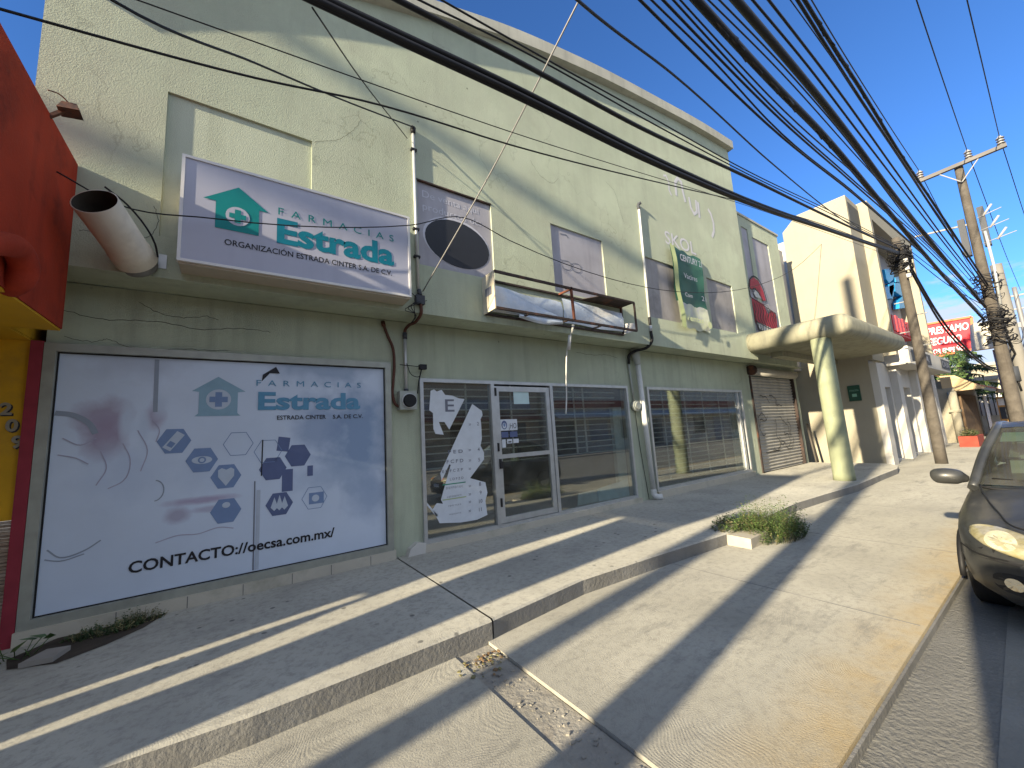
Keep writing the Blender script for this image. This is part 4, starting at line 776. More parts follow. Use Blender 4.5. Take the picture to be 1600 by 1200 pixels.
part('transformer_box', DGREY, pl1, lambda b: [b.box(p1x-.1,p1x+.2,1.30,1.48,7.3,8.75)]); part('transformer_box', DGREY, pl1, lambda b: b.box(p1x-.1,p1x+.2,.80,.96,7.5,9.0))
part('fuse_cutout', PORC, pl1, lambda b: [b.tube([(p1x-.1,.85-.1*i,8.6-.5*i),(p1x-.1,.6-.1*i,8.95-.5*i)], .035, 8) for i in range(3)] + [b.tube([(p1x-.1,.98,8.6-.5*i),(p1x-.1,.4-.1*i,8.72-.5*i)], .014, 6) for i in range(3)])
part('side_arm', STEEL, pl1, lambda b: b.bar(PX(1430,370,p1x), PX(1513,351,p1x), .06)); part('down_conduit', GALV, pl1, lambda b: b.tube([(p1x-.2,.88,8.0),(p1x-.22,.86,6.6),(p1x-.2,.92,5.2)], .04, 8))
part('cable_coil', CABLE, pl1, lambda b: [tangle(b, V((p1x-.05,1.12,5.5)), .22, .9, 30, 5, .012), tangle(b, V((p1x-.1,1.1,4.5)), .25, .6, 34, 6, .014)])
p2x, p2y = 17.75, 2.52; p2z = PX(1408, 372, p2x).z
pl2 = pole('utility_pole', 'shorter rough wooden pole standing on the pavement before the white building', p2x, p2y, p2z+.1, .145, .105)
part('cable_coil', CABLE, pl2, lambda b: [tangle(b, V((p2x-.05,p2y,p2z-.65)), .2, .45, 45, 8, .014)]); part('bracket', PORC, pl2, lambda b: [b.box(p2x-.25,p2x-.12,p2y-.2,p2y-.1,p2z-.9-.25*i,p2z-.78-.25*i) for i in range(3)]); part('step_bolt', STEEL, pl2, lambda b: [b.bar((p2x,p2y-.35 if i%2 else p2y+.35,3.2+.5*i),(p2x,p2y,3.2+.5*i), .03) for i in range(5)])
pl3 = pole('utility_pole', 'pale concrete pole close behind the tall wooden pole', 26, .95, 7.6, .2, .17, m_=mat('pole_concrete', (.20,.19,.17), .9, .12))
part('meter_can', DGREY, pl3, lambda b: b.tube([(25.85,1.2,2.6),(25.85,1.2,3.2)], .22, 12)); part('riser', CABLE, pl3, lambda b: [b.tube(smooth([(25.8,1.15-.1*k,2.2),(25.78,1.2-.05*k,4),(25.8,1.1,6.2)], 5), .03, 6) for k in range(2)])
def farpole(x, y, h, label):
    t = pole('utility_pole', label, x, y, h, .17, .12, m_=STEEL)
    part('crossarm', STEEL, t, lambda b: [b.bar((x,y-1.6,h-.7),(x,y+1.4,h-.7), .12), b.bar((x,y-1.4,h-1.7),(x,y+1.2,h-1.7), .1), b.bar((x,y-1.2,h-2.9),(x,y+1,h-2.9), .2,.35)]); return t
farpole(47, 1.15, 10.4, 'far grey pole with three crossarms at the right edge of the picture'); farpole(70, 1.0, 9.5, 'distant grey pole low on the right edge, beyond the nearer grey one')
pole('utility_pole', 'tall wooden pole behind the viewpoint whose wide shadow crosses the pavement', -3.4, .95, 12.6, .17, .15); pole('utility_pole', 'short wooden pole behind the viewpoint whose shadow lies along the step', -6.0, 1.52, 4.2, .14, .13)
# ------------------------------------------------------------------ overhead cables
def cable(pts, r, label, name='overhead_cable', group='overhead cables above the street', m_=CABLE, k=8, n=6):
    return solo(name, m_, lambda b: b.tube(smooth(pts, k), r, n), label, 'cable', group)
def A(*q, y=2.4, end=True, dz=0):
    pts = [PY(px, py, y) for px, py in q]; p0, p1_ = pts[0], pts[1]; d = (p0-p1_).normalized(); pts = [p0+V((d.x, 0, d.z*.5+.05))*9] + pts
    if end: pts.append(V((p2x-.12, p2y-.05, p2z-.55+dz)))
    return pts
for i, (o, r, lab) in enumerate(((0,.024,'top cable of the thick black bundle crossing the green facade'),(4.5,.027,'second cable of the thick black bundle crossing the green facade'),(9,.024,'third cable of the thick black bundle crossing the green facade'),(15,.017,'lowest cable of the thick black bundle crossing the green facade'))):
    cable(A((512-o*2.0,0),(800,134+o),(1000,236+o*.75),(1130,296+o*.5),(1300,359+o*.25), y=2.4+.02*(i%2), dz=.05-.03*i), r, lab, 'cable_bundle')
cable(A((622,0),(800,91),(1000,199),(1138,263),(1280,332), dz=.15), .022, 'single black cable crossing the green cornice just above the thick bundle')
cable(A((655,0),(800,71),(1000,182),(1145,260),(1290,330), dz=.2), .008, 'thin dark wire crossing the facade just below the cornice')
cable(A((690,0),(815,71),(1005,176),(1145,255),(1290,326), dz=.25), .008, 'thin dark wire crossing the facade and touching the cornice')
cable(A((0,14),(400,122),(570,158),(800,227),(1050,290),(1150,313),(1290,352), y=2.7, dz=-.1), .0075, 'long thin cable crossing the whole facade from the upper left corner')
cable(A((215,0),(400,66),(565,125),(795,205),(975,262),(1100,300), y=2.9, dz=-.2), .0045, 'thin wire over the facade below the thick bundle')
solo('service_drop', CABLE, lambda b: b.tube(smooth([(-4,1.6,6.6), PY(175,0,2.6), PY(400,99,3.4), PY(540,158,4.2), (1.92,D1-.07,6.03)], 8), .009, 6), 'black service cable running from upper left to the weatherhead on the conduit', 'cable')
solo('service_drop', CABLEG, lambda b: b.tube(smooth([(2.0,D1-.05,3.62), PY(780,245,3.2), PY(905,0,1.9), PY(905,0,1.9)*1.5-PY(780,245,3.2)*.5], 6), .008, 6), 'pale straight wire rising steeply from the junction box across the oval sign', 'cable')
solo('service_drop', CABLE, lambda b: b.tube(smooth([(1.85,D1-.03,5.85), PY(565,125,3.6), PY(488,12,2.45)], 6), .006, 6), 'thin wire rising steeply to the left from the top of the conduit', 'cable')
cable([PY(880,-20,1.3),PY(908,5,1.35),PY(1050,115,1.6),PY(1200,250,2.0),PY(1330,352,2.4),(p2x,p2y,p2z-.2)], .009, 'thin wire through the open sky just above the green roof corner')
solo('loose_wire', CABLE, lambda b: b.tube(smooth([(-1.22,4.3,3.9), PY(180,318,4.42), PY(330,341,4.42), PY(640,352,4.42), PY(725,340,4.5), PY(797,376,4.5), PY(1010,449,4.5), PY(1080,457,4.5), PY(1167,450,4.5), PY(1224,430,4.4), PY(1300,366,4.2)], 6), .007, 6), 'thin loose wire sagging over the pharmacy sign and the green banner', 'cable')
END = V((p1x-.25, 1.14, 5.4))
def B(*q, y=1.3, e=(1530,470), r=.012, lab='', lash=0):
    r *= .82
    pts = [PY(px, py, y) for px, py in q]; d = (pts[0]-pts[1]); pts = [pts[0]+d.normalized()*7+V((0,0,-.3 if d.z < 0 else .5))]+pts
    pts.append(PX(e[0], e[1], p1x-.25))
    o = cable(pts, r, lab, 'cable_bundle' if r > .03 else 'overhead_cable')
    if lash:
        sm = smooth(pts, 40); rnd = random.Random(lash)
        part('lashing', CABLE, o, lambda b: [b.tube([p+V((0,0,-.01)), p+V((.25,rnd.uniform(-.02,.02),-.015+rnd.uniform(-.02,.02))), q_+V((0,0,-.01))], r*.6, 5) for p, q_ in zip(sm[40::4], sm[46::4])])
B((1000,0),(1200,195),(1330,300),(1440,396), e=(1535,492), r=.012, lab='leftmost thin cable in the open sky, nearest the green roof')
B((1018,0),(1105,85),(1200,188),(1330,297), e=(1535,485), r=.009, lab='second thin cable from the green roof in the open sky')
B((1036,0),(1200,168),(1320,275),(1430,372), e=(1536,478), r=.012, lab='thin cable in the sky merging with its neighbours above the white building')
B((1052,0),(1200,160),(1320,270),(1430,366), e=(1536,476), r=.01, lab='thin cable in the sky left of the first twisted bundle')
B((1063,0),(1200,148),(1340,276), e=(1537,470), r=.009, lab='thin wire running just left of the first twisted bundle')
B((1088,0),(1200,122),(1290,215),(1365,303),(1440,392), e=(1538,500), r=.042, lab='first thick black bundle, lashed and bumpy, in the sky above the white building', lash=3)
B((1107,0),(1200,92),(1330,235), e=(1537,462), r=.009, lab='thin wire just right of the first twisted bundle')
B((1124,0),(1200,78),(1300,190),(1420,345), e=(1537,468), r=.01, lab='thin wire midway between the two thick black bundles')
B((1150,0),(1200,58),(1300,178),(1390,297),(1460,385), e=(1540,480), r=.05, lab='second and thickest smooth black bundle in the middle of the sky', y=1.35)
B((1176,0),(1250,88),(1340,205),(1440,335), e=(1540,462), r=.016, lab='medium cable just right of the thickest bundle')
B((1201,0),(1290,115),(1400,268),(1470,365), e=(1541,455), r=.018, lab='medium cable alone in the sky between the bundles and the top pole')
B((1235,0),(1310,105),(1400,240), e=(1541,440), r=.009, lab='thin wire left of the rightmost bundle')
B((1246,0),(1330,133),(1400,238),(1470,345), e=(1543,450), r=.026, lab='left cable of the rightmost pair ending on the tall pole')
B((1257,0),(1300,70),(1345,140),(1400,230),(1450,305), e=(1544,446), r=.032, lab='right cable of the rightmost pair, knotted near the crossarm', lash=5)
def HV(px, tgt, lab, q=None):
    a = PZ(px, 0, 10.3); b0 = V(tgt); d = (a-b0); cable([a+d*.6+V((0,0,1)), a, a.lerp(b0,.5)+V((0,0,-.12)), b0], .013, lab); 
HV(1268, INS[0], 'power line to the left insulator of the crossarm'); HV(1432, INS[1], 'power line to the middle insulator of the crossarm'); HV(1511, INS[2], 'power line to the right insulator of the crossarm')
for (i, tz, lab) in ((1,(47,.9,10.0),'power line going on from the middle insulator to the far pole'),(2,(47,-.3,10.0),'power line going on from the right insulator to the far pole'),(0,(47,2.4,9.9),'power line going on from the left insulator to the far pole')):
    cable([INS[i], INS[i].lerp(V(tz),.5)+V((0,0,-.5)), tz], .014, lab)
for i in range(6): cable([(p1x+.1,1.1-.03*i,5.5-.32*i), (34,1.1,4.9-.3*i), (47,1.15,7.3-.5*i)], .022+.008*(i%3), 'cable sagging from the tall pole to the far pole, ' + ('uppermost of six','second of six','third of six','fourth of six','fifth of six','lowest of six')[i])
for i, (za, zb, r, lab) in enumerate(((-.6,3.6,.035,'thick cable descending from the shorter pole past the red sign'),(-.75,3.4,.03,'second thick cable descending from the shorter pole past the red sign'),(-.35,5.2,.012,'thin cable from the shorter pole to the tall pole'),(-.2,5.6,.01,'upper thin cable from the shorter pole to the tall pole'))):
    if i < 2: cable([(p2x,p2y-.1,p2z+za), PX(1470,497+8*i,21.5), PX(1527,560+4*i,27), (40,1.4,zb)], r, lab)
    else: cable([(p2x,p2y-.1,p2z+za), (20,1.85,(p2z+za+zb)/2-.15), (p1x,1.2,zb)], r, lab)
solo('cable_bundle', CABLE, lambda b: [b.tube(smooth([(-36,1.46,17.4),(-23.5,1.46,14.05),(-20.6,1.46,13.35),(-12,1.46,11.6),(-3.4,1.1,10.6)], 6), .14, 10), b.tube(smooth([(-36,1.62,14.9),(-25,1.62,11.9),(-21,1.62,11.0),(-12,1.5,9.9),(-3.4,1.1,9.4)], 6), .16, 10)], 'fat unseen cable bundle added behind the viewpoint to cast soft shadow on the green facade', 'cable', 'overhead cables above the street')  # bundle added out of view to throw soft shadow bands on the facade
# ------------------------------------------------------------------ parked car
CX, CY = 4.72, -.07
car = thing('parked_car', 'dark grey parked car facing the viewer with a yellowed headlight', 'car', (CX+2, CY, -.1))
ST = [(0,.17,.46,.50,.40,.54),(.06,.15,.56,.53,.50,.585),(.16,.15,.68,.565,.62,.63),(.3,.16,.755,.60,.70,.68),(.46,.17,.79,.645,.74,.725),(.5,.17,.805,.65,.745,.735),(.8,.17,.825,.715,.765,.80),(1.1,.08,.82,.765,.77,.85),(1.35,.08,.82,.80,.77,.885),(1.8,.07,.82,.82,.785,.88),(2.6,.07,.82,.84,.79,.88),(3.3,.08,.815,.85,.77,.90),(3.8,.1,.79,.84,.72,.89),(4.05,.14,.74,.78,.62,.84),(4.15,.2,.66,.66,.5,.72)]
def carsec(s_):
    u, zb, w_, zs, ws, zt = s_; h = zt-zs
    half = [(w_*.8,zb-.02),(w_*.97,zb+.06),(w_*1.0,zb+.22),(w_*.985,(zb+zs)*.5+.08),(w_*.985,zs-.06),(ws+.012,zs-.015),(ws-.02,zs+.012),(ws*.8,zs+h*.5),(ws*.5,zs+h*.82),(ws*.2,zt-.003)]
    pr = [(CX+u, CY+y, z) for y, z in half]; return pr+[(CX+u, CY, zt)]+[(CX+u, CY-y, z) for y, z in half[::-1]]
part('body', PAINT, car, lambda b: (b.grid([carsec(s_) for s_ in ST], False), b.face(carsec(ST[0])), b.face(carsec(ST[-1])[::-1])))
WB, WT, RB, RT = 1.33, 2.12, 3.75, 3.1     # windscreen base/top, rear base/top (from the nose)
def gh(u, z, hw): return [(CX+u, CY+hw*k, z+.012*(1-k*k)) for k in (-1,-.5,0,.5,1)]
part('roof', PAINT, car, lambda b: b.grid([gh(WT-.03,1.385,.56), gh(WT+.12,1.415,.575), gh(2.6,1.43,.58), gh(RT-.1,1.41,.56), gh(RT+.05,1.37,.54)]))
def pill(b):
    for s_ in (1,-1):
        b.tube(smooth([(CX+WB-.1,CY+s_*.74,.84),(CX+1.7,CY+s_*.665,1.14),(CX+WT,CY+s_*.575,1.375),(CX+2.6,CY+s_*.585,1.405),(CX+RT,CY+s_*.55,1.37),(CX+RB,CY+s_*.70,.90)], 6), .04, 8)
        b.tube([(CX+2.45,CY+s_*.75,.84),(CX+2.5,CY+s_*.585,1.39)], .03, 8)
part('pillar', PAINT, car, pill)
ws_ = part('windscreen', CARGLASS, car, lambda b: b.grid([[(CX+WB+(WT-WB)*t-.06*(1-k*k), CY+(.72+(.555-.72)*t)*k, .865+(1.385-.865)*t+.01*math.sin(math.pi*t)) for k in (-1,-.6,-.2,.2,.6,1)] for t in (0,.25,.5,.75,1)]))
part('gasket', BLACK, ws_, lambda b: b.tube(smooth([(CX+WB-.01,CY-.72,.868),(CX+WB-.07,CY,.872),(CX+WB-.01,CY+.72,.868),(CX+(WB+WT)/2-.01,CY+.637,1.135),(CX+WT,CY+.555,1.388)], 8), .012, 6))
for s_ in (1,-1): part('side_window', CARGLASS, car, lambda b: b.face([(CX+WB+.1,CY+s_*.745,.85),(CX+3.6,CY+s_*.72,.88),(CX+RT,CY+s_*.56,1.36),(CX+WT+.05,CY+s_*.585,1.37)]))
part('rear_window', CARGLASS, car, lambda b: b.face([(CX+RB,CY-.68,.9),(CX+RB,CY+.68,.9),(CX+RT,CY+.53,1.36),(CX+RT,CY-.53,1.36)]))
part('cabin', INTD, car, lambda b: [b.box(CX+1.4,CX+1.75,CY-.7,CY+.7,.5,.84), b.box(CX+1.4,CX+3.6,CY-.7,CY+.7,.15,.2), b.box(CX+3.3,CX+3.6,CY-.65,CY+.65,.3,.95)])
for y in (.36, -.36): part('seat', SEAT, car, lambda b: [b.hexa([(CX+2.3,CY+y-.22,.3),(CX+2.5,CY+y-.22,.3),(CX+2.5,CY+y+.22,.3),(CX+2.3,CY+y+.22,.3),(CX+2.5,CY+y-.2,1.0),(CX+2.62,CY+y-.2,1.0),(CX+2.62,CY+y+.2,1.0),(CX+2.5,CY+y+.2,1.0)]), b.box(CX+2.52,CX+2.62,CY+y-.12,CY+y+.12,1.02,1.2)], .05)
part('rear_view_mirror', PLAST, car, lambda b: b.box(CX+1.95,CX+1.98,CY+.14,CY+.36,1.26,1.33), .01); part('sun_strip', flat('green_tint_strip', (.30,.38,.31), .4), car, lambda b: b.face([(CX+WT-.03,CY+k*.53,1.30+.0) if abs(k) == 1 else (0,0,0) for k in ()] or [(CX+1.93,CY+.56,1.245),(CX+2.06,CY+.535,1.335),(CX+2.06,CY-.535,1.335),(CX+1.93,CY-.56,1.245)]))
part('bonnet_gap', BLACK, car, lambda b: [b.tube(smooth([(CX+1.28,CY+s_*.70,.872),(CX+.9,CY+s_*.635,.80),(CX+.55,CY+s_*.55,.735),(CX+.3,CY+s_*.46,.672),(CX+.2,CY+s_*.3,.65)], 5), .006, 5) for s_ in (1,-1)])
def sec_at(u):
    for a, c in zip(ST, ST[1:]):
        if u <= c[0]: t = (u-a[0])/(c[0]-a[0]); return [u]+[a[i]+(c[i]-a[i])*t for i in range(1, 6)]
    return list(ST[-1])
def front_u(y, z):          # where the nose meets a given height and offset
    u = 0
    while u < 1.2:
        _, zb, w_, zs, ws, zt = sec_at(u); h = zt-zs
        half = [(w_*.8,zb-.02),(w_*.97,zb+.06),(w_,zb+.22),(w_*.985,(zb+zs)*.5+.08),(w_*.985,zs-.06),(ws+.012,zs-.015),(ws-.02,zs+.012),(ws*.8,zs+h*.5),(ws*.5,zs+h*.82),(0,zt)]
        best = -1
        for (ya, za), (yb, zb_) in zip(half, half[1:]):
            if min(za, zb_) <= z <= max(za, zb_) and abs(zb_-za) > 1e-6: best = max(best, ya+(yb-ya)*(z-za)/(zb_-za))
        if best >= y: return u
        u += .006
    return u
def headlamp(s_):
    def f(b):
        rings = []; hc = b.bm.verts.new((CX+front_u(.50,.585)-.035, CY+s_*.50, .585)); prev_ = None
        for rr in (.35,.7,.9,1.0,1.05):
            rg = []
            for k in range(36):
                t = 2*math.pi*k/36; c_, q_ = math.cos(t), math.sin(t); y = .50+.215*rr*math.copysign(abs(c_)**.75, c_); z = .575+.035*(y-.5)/.2+.072*rr*math.copysign(abs(q_)**.8, q_)*(1-.25*max(0, (y-.55))/.15)
                y = min(y, .712); rg.append(b.bm.verts.new((CX+front_u(y, z)-(.03*(1-rr**3)+.006 if rr <= 1 else -.03), CY+s_*y, z)))
            for k in range(36):
                f_ = b.bm.faces.new((rg[k], rg[(k+1)%36], prev_[(k+1)%36], prev_[k]) if prev_ else (rg[k], rg[(k+1)%36], hc)); f_.smooth = True; f_.material_index = b.cur
            prev_ = rg
    return f
def patch(b, cy, cz, ry, rz, s_, off, pw=.7):
    rings = []; c0 = b.bm.verts.new((CX+front_u(cy, cz)-off, CY+s_*cy, cz)); prev_ = None
    for rr in (.5, 1):
        rg = []
        for k in range(28):
            t = 2*math.pi*k/28; y = cy+ry*rr*math.copysign(abs(math.cos(t))**pw, math.cos(t)); z = cz+rz*rr*math.copysign(abs(math.sin(t))**pw, math.sin(t)); rg.append(b.bm.verts.new((CX+front_u(y, z)-off, CY+s_*y, z)))
        for k in range(28): f_ = b.bm.faces.new((rg[k], rg[(k+1)%28], prev_[(k+1)%28], prev_[k]) if prev_ else (rg[k], rg[(k+1)%28], c0)); f_.smooth = True; f_.material_index = b.cur
        prev_ = rg
RLENS = mat('lamp_bowl', (.48,.45,.31), .2, .2, 20, .1, 30, col2=(.45,.40,.22), c2s=16, coat=.5)
for s_ in (1,-1):
    hl = part('headlight', HLENS, car, headlamp(s_)); part('reflector', RLENS, hl, lambda b: patch(b, .535, .585, .085, .055, s_, .034, 1)); part('indicator', AMBER, hl, lambda b: patch(b, .345, .555, .036, .03, s_, .034, 1))
    wm = part('wing_mirror', PAINT, car, lambda b: b.tube(smooth([(CX+1.42,CY+s_*.78,.90),(CX+1.40,CY+s_*.84,.92),(CX+1.38,CY+s_*.92,.93),(CX+1.38,CY+s_*1.0,.925),(CX+1.39,CY+s_*1.02,.92)], 4), [.03,.04,.05,.062,.072,.076,.078,.079,.08,.08,.079,.076,.072,.066,.055,.04,.015][:17], 14))
    for u in (.78, 3.3):
        wh = part('wheel', TYRE, car, lambda b: b.tube([(CX+u,CY+s_*.58,.2),(CX+u,CY+s_*.6,.2),(CX+u,CY+s_*.77,.2),(CX+u,CY+s_*.79,.2)], [.26,.285,.285,.26], 28)); part('rim', RIM, wh, lambda b: b.tube([(CX+u,CY+s_*.78,.2),(CX+u,CY+s_*.80,.2)], [.19,.17], 20))
        part('wheel_arch', BLACK, car, lambda b: b.tube([(CX+u+.325*math.cos(t),CY+s_*.812,.19+.325*math.sin(t)) for t in [math.pi*k/12 for k in range(13)]], .022, 6))
part('grille', PLAST, car, lambda b: b.box(CX-.012,CX+.05,CY-.30,CY+.30,.47,.53), .01); part('air_intake', PLAST, car, lambda b: b.box(CX-.02,CX+.06,CY-.27,CY+.27,.20,.30), .01); part('number_plate', PAPER, car, lambda b: b.box(CX-.022,CX-.012,CY-.16,CY+.16,.335,.42)); part('bumper_line', BLACK, car, lambda b: b.tube(smooth([(CX-.004,CY-.4,.46),(CX-.004,CY+.4,.46),(CX+.13,CY+.66,.47),(CX+.35,CY+.775,.49)], 5), .006, 5)); 
for s_ in (1,-1):
    fr_ = part('fog_lamp_recess', PLAST, car, lambda b: patch(b, .46, .30, .15, .075, s_, .006)); part('fog_lamp', CHROME, fr_, lambda b: patch(b, .50, .30, .05, .045, s_, .016, 1))
    part('bumper_strip', PLAST, car, lambda b: patch(b, .47, .455, .26, .016, s_, .007))
    part('lamp_edge', BLACK, car, lambda b: patch(b, .50, .575, .222, .079, s_, .003))
part('wiper', BLACK, car, lambda b: [b.tube([(CX+WB+.0,CY+.1,.885),(CX+WB+.06,CY+.62,.915)], .009, 5)])
# van parked behind the viewpoint (its shadow falls on the road by the car)
van = thing('parked_van', 'grey van standing beside the viewpoint whose shadow lies on the road', 'van', (.6, -1.0, -.07))
part('body', VANP, van, lambda b: b.prism([(3.0,-1.95,.25),(3.0,-1.95,.7),(2.7,-1.95,.85),(1.0,-1.95,.98),(.0,-1.95,1.85),(-.4,-1.95,2.04),(-1.2,-1.95,2.16),(-1.5,-1.95,2.1),(-1.55,-1.95,.3)], (0,1.80,0)), .06)
for x in (2.1,-.8):
    for y in (-1.9,-.35): part('wheel', TYRE, van, lambda b: b.tube([(x,y,.23),(x,y+.2,.23)], .32, 20))
part('window', CARGLASS, van, lambda b: b.prism([(.75,-.148,1.1),(-.1,-.148,1.1),(-.1,-.148,1.72),(.12,-.148,1.68)], (0,.004,0))); part('window', CARGLASS, van, lambda b: b.box(-1.2,-.2,-.148,-.144,1.15,1.8))
# ------------------------------------------------------------------ small things on the ground
def weeds(b, cx, cy, z0, rx, ry, h, n, mats, seed, leaf=.022):
    rnd = random.Random(seed)
    for i in range(n):
        a0 = rnd.uniform(0, 6.283); rr = math.sqrt(rnd.random()); x, y = cx+rx*rr*math.cos(a0), cy+ry*rr*math.sin(a0)
        hh = h*(1-.75*rr**2)*rnd.uniform(.5, 1.1); lean = V((rnd.uniform(-.3,.3)+.25*math.cos(a0), rnd.uniform(-.3,.3)+.25*math.sin(a0), 1)); b.mat(mats[i % len(mats)])
        s0 = V((x, y, z0)); s1 = s0+lean*hh
        d_ = V((.0025, .0025, 0)); b.face([s0-d_, s0+d_, s1])
        for k in range(7):
            p = s0.lerp(s1, rnd.uniform(.15, 1)); t = rnd.uniform(0, 6.283); l_ = leaf*rnd.uniform(.6, 1.6); dv_ = V((math.cos(t), math.sin(t), rnd.uniform(-.3,.7))).normalized(); sd = dv_.cross(V((rnd.uniform(-.4,.4),rnd.uniform(-.4,.4),1))).normalized()*l_*.32
            b.face([p, p+dv_*l_*.5+sd, p+dv_*l_, p+dv_*l_*.5-sd])
solo('weed_clump', LEAF, lambda b: [weeds(b, 6.3, 2.72, 0, .64, .38, .57, 1050, [LEAF, LEAF, LEAF2, LEAFD, LEAF], 1), weeds(b, 5.95, 3.0, .14, .5, .25, .24, 380, [LEAF, LEAF, LEAF2], 2)], 'bushy green weed clump growing at the step beside the concrete block', 'weed')
solo('concrete_block', mat('block_concrete', (.42,.38,.30), .95, .15, 4, .7, 30), lambda b: b.hexa([(5.44,2.6,-.02),(5.98,2.6,-.02),(5.98,2.93,-.02),(5.44,2.93,-.02),(5.45,2.6,.125),(5.98,2.62,.12),(5.98,2.93,.13),(5.45,2.93,.135)]), 'low square concrete block against the step beside the weeds', 'block', bevel=.012)
solo('weed_patch', LEAFD, lambda b: [weeds(b, -.88, 5.04, .15, .26, .09, .11, 170, [LEAFD, LEAFD, LEAF2], 3, .016), weeds(b, -.68, 5.12, .15, .18, .05, .15, 80, [LEAFD, LEAF2], 5, .016)], 'low dark weeds sprouting at the foot of the left shop window', 'weed')
def broad(b):
    rnd = random.Random(5)
    for i in range(9):
        p = V((-1.33+rnd.uniform(-.08,.08), 4.92+rnd.uniform(-.05,.05), .15)); t = V((p.x+rnd.uniform(-.1,.1), p.y-rnd.uniform(0,.08), .15+rnd.uniform(.05,.17))); l_ = rnd.uniform(.05,.085)
        b.tube([p, t], .003, 4); u = V((rnd.uniform(-1,1), rnd.uniform(-1,.2), .3)).normalized(); s_ = u.cross(V((0,0,1))).normalized(); b.face([t-u*l_*.3, t+s_*l_*.6, t+u*l_, t-s_*l_*.6])
solo('broadleaf_weed', flat('broad_leaf', (.07,.14,.035), .5, 0, .3), broad, 'small round leaved green weed at the base of the maroon strip', 'weed')
st('dirt_hole', DIRT, lambda b: b.face([(x,y,.154) for x, y in ((-1.33,4.72),(-1.05,4.58),(-.82,4.72),(-.62,4.93),(-.5,5.2),(-1.2,5.21),(-1.4,4.95))]))
solo('broken_slab', mat('slab_concrete', (.30,.28,.25), .95, .15, 3, .5, 30), lambda b: b.prism([(-1.26,4.66,.157),(-1.08,4.62,.157),(-1.03,4.8,.157),(-1.17,4.85,.157)], (0,0,.035)), 'broken piece of concrete lying in the dirt hole by the wall', 'rubble')
def litter(b):
    rnd = random.Random(12)
    for i in range(90):
        x = rnd.gauss(1.55, .09); y = 2.82-abs(rnd.gauss(0, .12)); s_ = rnd.uniform(.005,.02); a0 = rnd.uniform(0,6.3); z = -.02+rnd.uniform(.0,.015); b.mat((BROWNL, CONCR, LEAF2)[i%3])
        b.hexa([(x+s_*math.cos(a0+k*1.57)*(1 if k%2 else .6), y+s_*math.sin(a0+k*1.57), z+zz) for zz in (0, s_*.4) for k in range(4)])
solo('leaf_litter', BROWNL, litter, 'brown leaf litter and grit at the foot of the step', 'litter', kind='stuff')
def pebbles(b):
    rnd = random.Random(15)
    for i in range(70):
        x = rnd.uniform(1.43, 1.67); y = rnd.uniform(1.2, 2.7); s_ = rnd.uniform(.006,.018); a0 = rnd.uniform(0,6.3); b.hexa([(x+s_*math.cos(a0+k*1.57), y+s_*math.sin(a0+k*1.57)*.7, -.025+zz) for zz in (0, s_*.7) for k in range(4)])
solo('grit', CONCR, pebbles, 'stones showing in the rough strip across the pavement', 'stones', kind='stuff')
# ------------------------------------------------------------------ far side of the view
fh = thing('tiled_house', 'low house with red tile awning and dark plank gate beyond the white building', 'house', (27, 3.4, 0))
part('wall', CREAM, fh, lambda b: [b.box(29.05,29.6,3.2,9,-.05,2.7), b.box(29.6,37.5,3.25,9,-.05,3.2)]); part('awning_gable', mat('ochre_gable', (.56,.42,.24), .9, .1), fh, lambda b: b.prism([(29.1,2.2,2.55),(29.1,3.6,2.5),(29.1,3.6,3.35),(29.1,3.1,3.3)], (.2,0,0)))
part('tile_roof', TILER, fh, lambda b: b.grid([[(29.1+i*.45, 1.9+1.9*j/4, 2.45+.95*j/4+.05*(i%2)) for j in range(5)] for i in range(18)], sm=False)); part('fascia_board', WOODP, fh, lambda b: b.box(29.15,36.9,1.86,1.92,2.3,2.46))
part('plank_gate', WOODP, fh, lambda b: [b.box(29.9+i*.42,30.28+i*.42,3.12,3.2,.0,2.35) for i in range(13)]); part('gate_post', CREAM, fh, lambda b: [b.tube([(29.0,3.3,0),(29.0,3.3,2.5)], .16, 14), b.box(28.8,29.2,3.1,3.5,1.5,1.62)])
solo('tarpaulin', TARP, lambda b: b.grid([[(35.4+.2*j, 2.85+.06*math.sin(j*2), 2.3-2.3*i/6) for j in range(8)] for i in range(7)]), 'white tarpaulin hanging right of the plank gate', 'tarpaulin')
solo('planter', REDBRICK, lambda b: [b.box(25.6,27.6,2.45,3.0,-.02,.45)], 'red painted brick planter on the far pavement before the plank gate', 'planter', bevel=.02)
solo('potted_shrub', LEAFD, lambda b: weeds(b, 26.6, 2.75, .44, .9, .25, .35, 130, [LEAFD, LEAF2], 21, .06), 'sparse shrub growing in the red planter', 'plant')
solo('striped_bollard', WHITE, lambda b: [b.mat(WHITE if i%2 else BLACK) or b.box(24.3+.02*(i%3),24.6,2.78-.03*(i%2),3.0,.0+.1*i,.1+.1*i) for i in range(6)], 'black and white striped block left of the red planter', 'bollard')
rs = thing('billboard', 'red pawnshop billboard with white capitals above the tile roof', 'sign', (38, 3.5, 4.5))
bl, br, tl, tr = PX(1447,562,38), PX(1522,545,38), PX(1447,507,38), PX(1518,495,38)
part('board', SIGNR, rs, lambda b: b.hexa([bl, br, br+V((.4,0,0)), bl+V((.4,0,0)), tl, tr, tr+V((.4,0,0)), tl+V((.4,0,0))]))
part('rim', flat('orange_rim', (.75,.16,.05), .5), rs, lambda b: [b.bar(p+V((-.04,0,0)), q_+V((-.04,0,0)), .12, .12) for p, q_ in ((tl,tr),(tr,br),(br,bl))]); ux = (tr-tl).normalized(); uy = (tl-bl).normalized()
